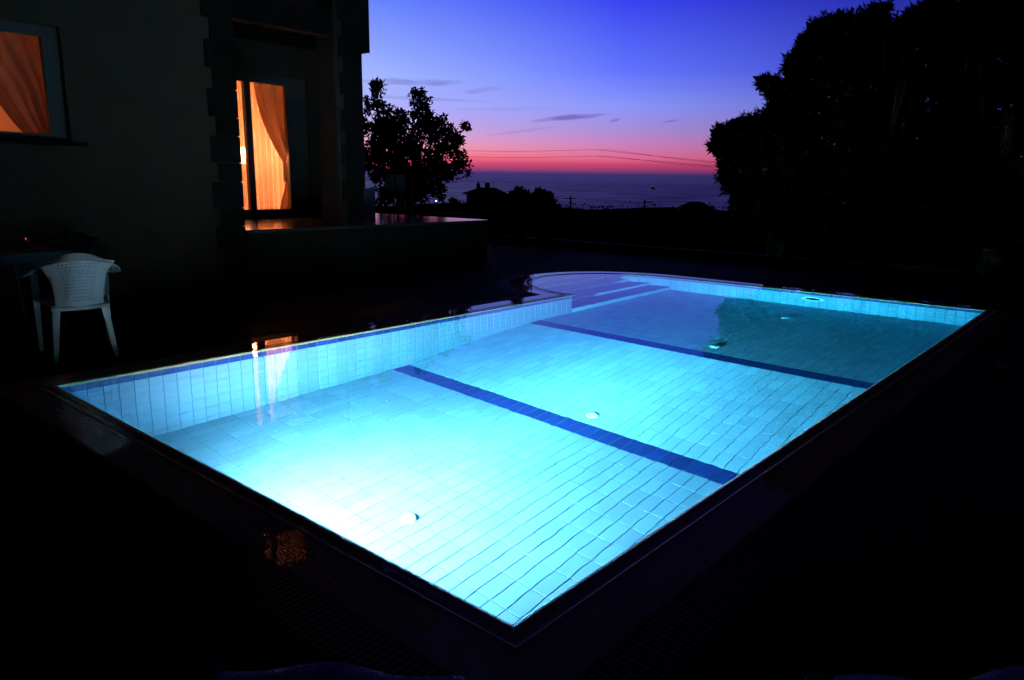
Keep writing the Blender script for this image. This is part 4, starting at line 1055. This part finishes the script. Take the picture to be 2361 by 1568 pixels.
# ------------------------------------------------------------------ patio furniture
def patio_chair(name, loc, rz, m, label):
    """stacking plastic armchair facing +y, origin between its feet"""
    t = empty(name, loc, label, 'chair', rz=rz)
    # back panel: narrow waist, fan-shaped towards the rail, pierced with small holes
    nu, nv = 53, 47
    def bp(u, v):   # u -1..1, v 0 bottom..1 top
        z = .37 + v * .39; hw = .152 + .105 * v ** 3 + .010 * (1 - v) ** 2
        x = u * hw; y = -.235 - .075 * v + .055 * (abs(u) ** 2) * (.5 + .9 * v)
        z += -.035 * (u * u) * v
        return (x, y, z)
    mb = MB()
    for j in range(nv + 1):
        for i in range(nu + 1): mb.v.append(bp(i / nu * 2 - 1, j / nv))
    for j in range(nv):
        for i in range(nu):
            hole = 10 < i < 43 and 8 < j < 43 and (i - 11) % 3 == (0 if ((j - 9) // 3) % 2 == 0 else 1) and (j - 9) % 3 == 0
            if not hole: k = j * (nu + 1) + i; mb.f.append((k, k + 1, k + nu + 2, k + nu + 1))
    o = mb.build('backrest', m, t, True); sol = o.modifiers.new('solid', 'SOLIDIFY'); sol.thickness = .005; sol.offset = -1
    # rail sweeping from the arms over the top of the back
    pts = []; N_ = 44
    for k in range(N_ + 1):
        a = PI * k / N_
        x = .268 * math.cos(a); s = math.sin(a)
        if k in (0, N_): s = 0
        y = .08 - .385 * s ** .8 if s > 0 else .16
        z = .625 + .175 * s ** 1.5
        pts.append(Vector((x, y, z)))
    pts = [Vector((.262, .16, .605)), Vector((.268, .12, .620))] + pts[1:-1] + [Vector((-.268, .12, .620)), Vector((-.262, .16, .605))]
    mb = MB(); n = len(pts)
    for i, p in enumerate(pts):
        tt = (pts[min(i + 1, n - 1)] - pts[max(i - 1, 0)]).normalized()
        q = i / (n - 1) * 2 - 1; wdt = .030; up = Vector((0, 0, 1)); sd = tt.cross(up).normalized()
        if sd.dot(Vector((p.x, p.y, 0))) < 0: sd = -sd
        back = 1 - min(1, abs(q) * 1.6)
        dirw = (sd * (1 - .75 * max(back, 0)) + Vector((0, 0, -1)) * (.25 + .85 * max(back, 0))).normalized()
        nn = tt.cross(dirw).normalized()
        a0 = p; b0 = p + dirw * .064
        for c in (a0 - nn * .006, a0 + nn * .006, b0 + nn * .006, b0 - nn * .006): mb.v.append(tuple(c))
    for i in range(n - 1):
        for j in range(4): mb.f.append((i * 4 + j, i * 4 + (j + 1) % 4, (i + 1) * 4 + (j + 1) % 4, (i + 1) * 4 + j))
    mb.f.append((0, 1, 2, 3)); mb.f.append(tuple((n - 1) * 4 + j for j in range(4)))
    mb.build('arm_rail', m, t, False, bevel=.003, seg=2)
    # seat
    mb = MB(); nu = nv = 16
    for j in range(nv + 1):
        for i in range(nu + 1):
            u, v = i / nu * 2 - 1, j / nv; hw = .185 + .055 * v
            z = .405 + .012 * v - .018 * math.sin(PI * v) * (1 - u * u) - .03 * max(0, v - .85) / .15 * .6
            mb.v.append((u * hw, -.225 + .44 * v, z))
    for j in range(nv):
        for i in range(nu): k = j * (nu + 1) + i; mb.f.append((k, k + 1, k + nu + 2, k + nu + 1))
    o = mb.build('seat', m, t, True); sol = o.modifiers.new('solid', 'SOLIDIFY'); sol.thickness = .008
    MB().tube([(-.19, -.228, .392), (.19, -.228, .392)], .016, 8).build('seat_apron', m, t)
    def leg(top, bot, w0, w1, s, f):
        """tapered angle-section leg"""
        mb = MB()
        for (p, w_) in ((Vector(top), w0), (Vector(bot), w1)):
            x, y, z = p; th = .006
            for c in ((0, 0), (-s * w_, 0), (-s * w_, f * th), (-s * th, f * th), (-s * th, f * w_), (0, f * w_)): mb.v.append((x + c[0], y + c[1], z))
        for j in range(6): mb.f.append((j, (j + 1) % 6, 6 + (j + 1) % 6, 6 + j))
        mb.f.append((0, 1, 2, 3, 4, 5)); mb.f.append((11, 10, 9, 8, 7, 6))
        return mb.build('leg', m, t)
    for s in (-1, 1):
        leg((s * .180, -.230, .41), (s * .215, -.275, 0), .052, .030, s, 1)
        leg((s * .262, .18, .612), (s * .255, .235, 0), .050, .032, s, -1)
    return t
patio_chair('patio_chair', (.485, 4.88, 0), math.radians(-11), M['white'], 'white plastic patio armchair with pierced back beside the dark table')
patio_chair('patio_chair', (1.05, 6.75, 0), math.radians(150), M['darkplastic'], 'dark patio chair on the far side of the table, showing only its curved edge')

tb = empty('patio_table', (-.05, 6.05, 0), 'grey patio table at the left edge behind the white chair', 'table', rz=math.radians(8))
MB().box(-.95, -.45, .695, .78, .45, .72).build('table_top', M['tablem'], tb, bevel=.008)
MB().box(-.90, -.40, .63, .73, .40, .694).build('apron', M['tablem'], tb)
for sx in (-.86, .69):
    for sy in (-.36, .36): MB().tube([(sx * .9, sy * .9, .63), (sx, sy, 0)], [.026, .018], 8).build('leg', M['tablem'], tb)
cd = spot(58, 541, 7.65)
t = empty('candle_glass', (cd.x, cd.y, .72), 'red glass candle holder with a tiny flame on the patio table', 'candle')
MB().lathe([(0, .003), (.026, .003), (.034, .03), (.036, .085), (.033, .085), (.031, .03), (.022, .008), (0, .008)], n=20).build('cup', M['clay'], t, True)
MB().lathe([(0, .008), (.020, .008), (.020, .055), (0, .055)], n=14).build('wax', M['cloth'], t, True)
MB().lathe([(0, .100), (.003, .096), (.0045, .091), (.003, .086), (0, .085)], n=10).build('flame', emit('candle_flame', (1, .05, .03), 2.0), t, True)
p = spot(86, 572, 7.45)
t = empty('saucer', (p.x, p.y, .72), 'small saucer with a faint pink glint on the patio table', 'saucer')
MB().lathe([(0, .004), (.04, .004), (.075, .014), (.077, .017), (.04, .008), (0, .008)], n=24).build('dish', M['white'], t, True)
# deck drain, ring
t = empty('deck_drain', (5.10, -.56, .002), 'small round grey drain cover in the deck beside the right pool edge', 'drain cover')
MB().lathe([(0, .006), (.05, .006), (.06, .0)], n=20).build('cover', M['metal'], t, True)
for k in range(5): MB().box(-.04 + k * .016, -.03, .0062, -.034 + k * .016, .03, .008).build('slot', M['steel'], t)
p = spot(2361, 655, 12.6)
t = empty('tree_ring', (11.9, .15, 0), 'low round stone ring at the foot of the right olive tree', 'planter')
MB().lathe([(.62, -.05), (.62, .13), (.64, .15), (.74, .15), (.76, .13), (.76, -.05)], n=36).build('rim', M['terrface'], t, True)

# sun loungers in the foreground, each with a towel over its head end
def lounger(loc, rz, label):
    t = empty('sun_lounger', loc, label, 'sun lounger', 'sun loungers in the dark foreground', rz=rz)
    for s in (-1, 1):
        MB().box(s * .30 - .02, -1.75, .25, s * .30 + .02, .0, .29).build('side_rail', M['darkplastic'], t, bevel=.006)
        for yy in (-1.6, -.12): MB().box(s * .28 - .018, yy - .02, 0, s * .28 + .018, yy + .02, .249).build('leg', M['darkplastic'], t, bevel=.004)
    for k in range(22): MB().box(-.279, -1.72 + k * .078, .262, .279, -1.67 + k * .078, .276).build('slat', M['darkplastic'], t, bevel=.003, seg=1)
    return t
def draped(name, loc, rz, w_, label, m, seed):
    r2 = random.Random(seed); mb = MB(); nu, nv = 40, 30
    for j in range(nv + 1):
        for i in range(nu + 1):
            u, v = i / nu * 2 - 1, j / nv
            x = u * w_; y = -1.2 + 1.24 * v
            z = .305 + .006 * math.sin(u * 9 + seed) * math.sin(v * 7) + .012 * math.sin(u * 3.1 + seed) * v
            if abs(u) > .84: z -= (abs(u) - .84) / .16 * .13; x = math.copysign(.84 * w_ + (abs(u) - .84) * w_ * .25, u)
            if v > .93: z -= (v - .93) / .07 * .10; y = -.047 + (v - .93) * .5 + .012 * math.sin(u * 6 + seed)
            mb.v.append((x, y, z))
    for j in range(nv):
        for i in range(nu): k = j * (nu + 1) + i; mb.f.append((k, k + 1, k + nu + 2, k + nu + 1))
    o = mb.build('beach_towel', m, None, True); o.location = loc; o.rotation_euler = (0, 0, rz); tag(o, label, 'towel', 'towels in the dark foreground')
    sol = o.modifiers.new('solid', 'SOLIDIFY'); sol.thickness = .008
def bottom_item(pxl, pxr, lab_l, lab_t, seed):
    z = .31
    def gz(px, py):
        r = RX * (px - CW / 2) + DN * (py - CH / 2) + FW * CF; return CAM + r * ((z - CAM.z) / r.z)
    A, B = gz(*pxl), gz(*pxr); c = (A + B) / 2; d = (B - A); ang = math.atan2(d.y, d.x)
    lounger((c.x, c.y, 0), ang, lab_l); draped('t', (c.x, c.y, 0), ang, d.length / 2, lab_t, M['towel'], seed)
bottom_item((470, 1500), (1128, 1512), 'dark sun lounger at the bottom of the picture, left of centre', 'violet towel draped over the lounger at bottom left of centre', 2)
bottom_item((1840, 1528), (2480, 1500), 'dark sun lounger at the bottom right corner of the picture', 'violet towel draped over the lounger in the bottom right corner', 5)
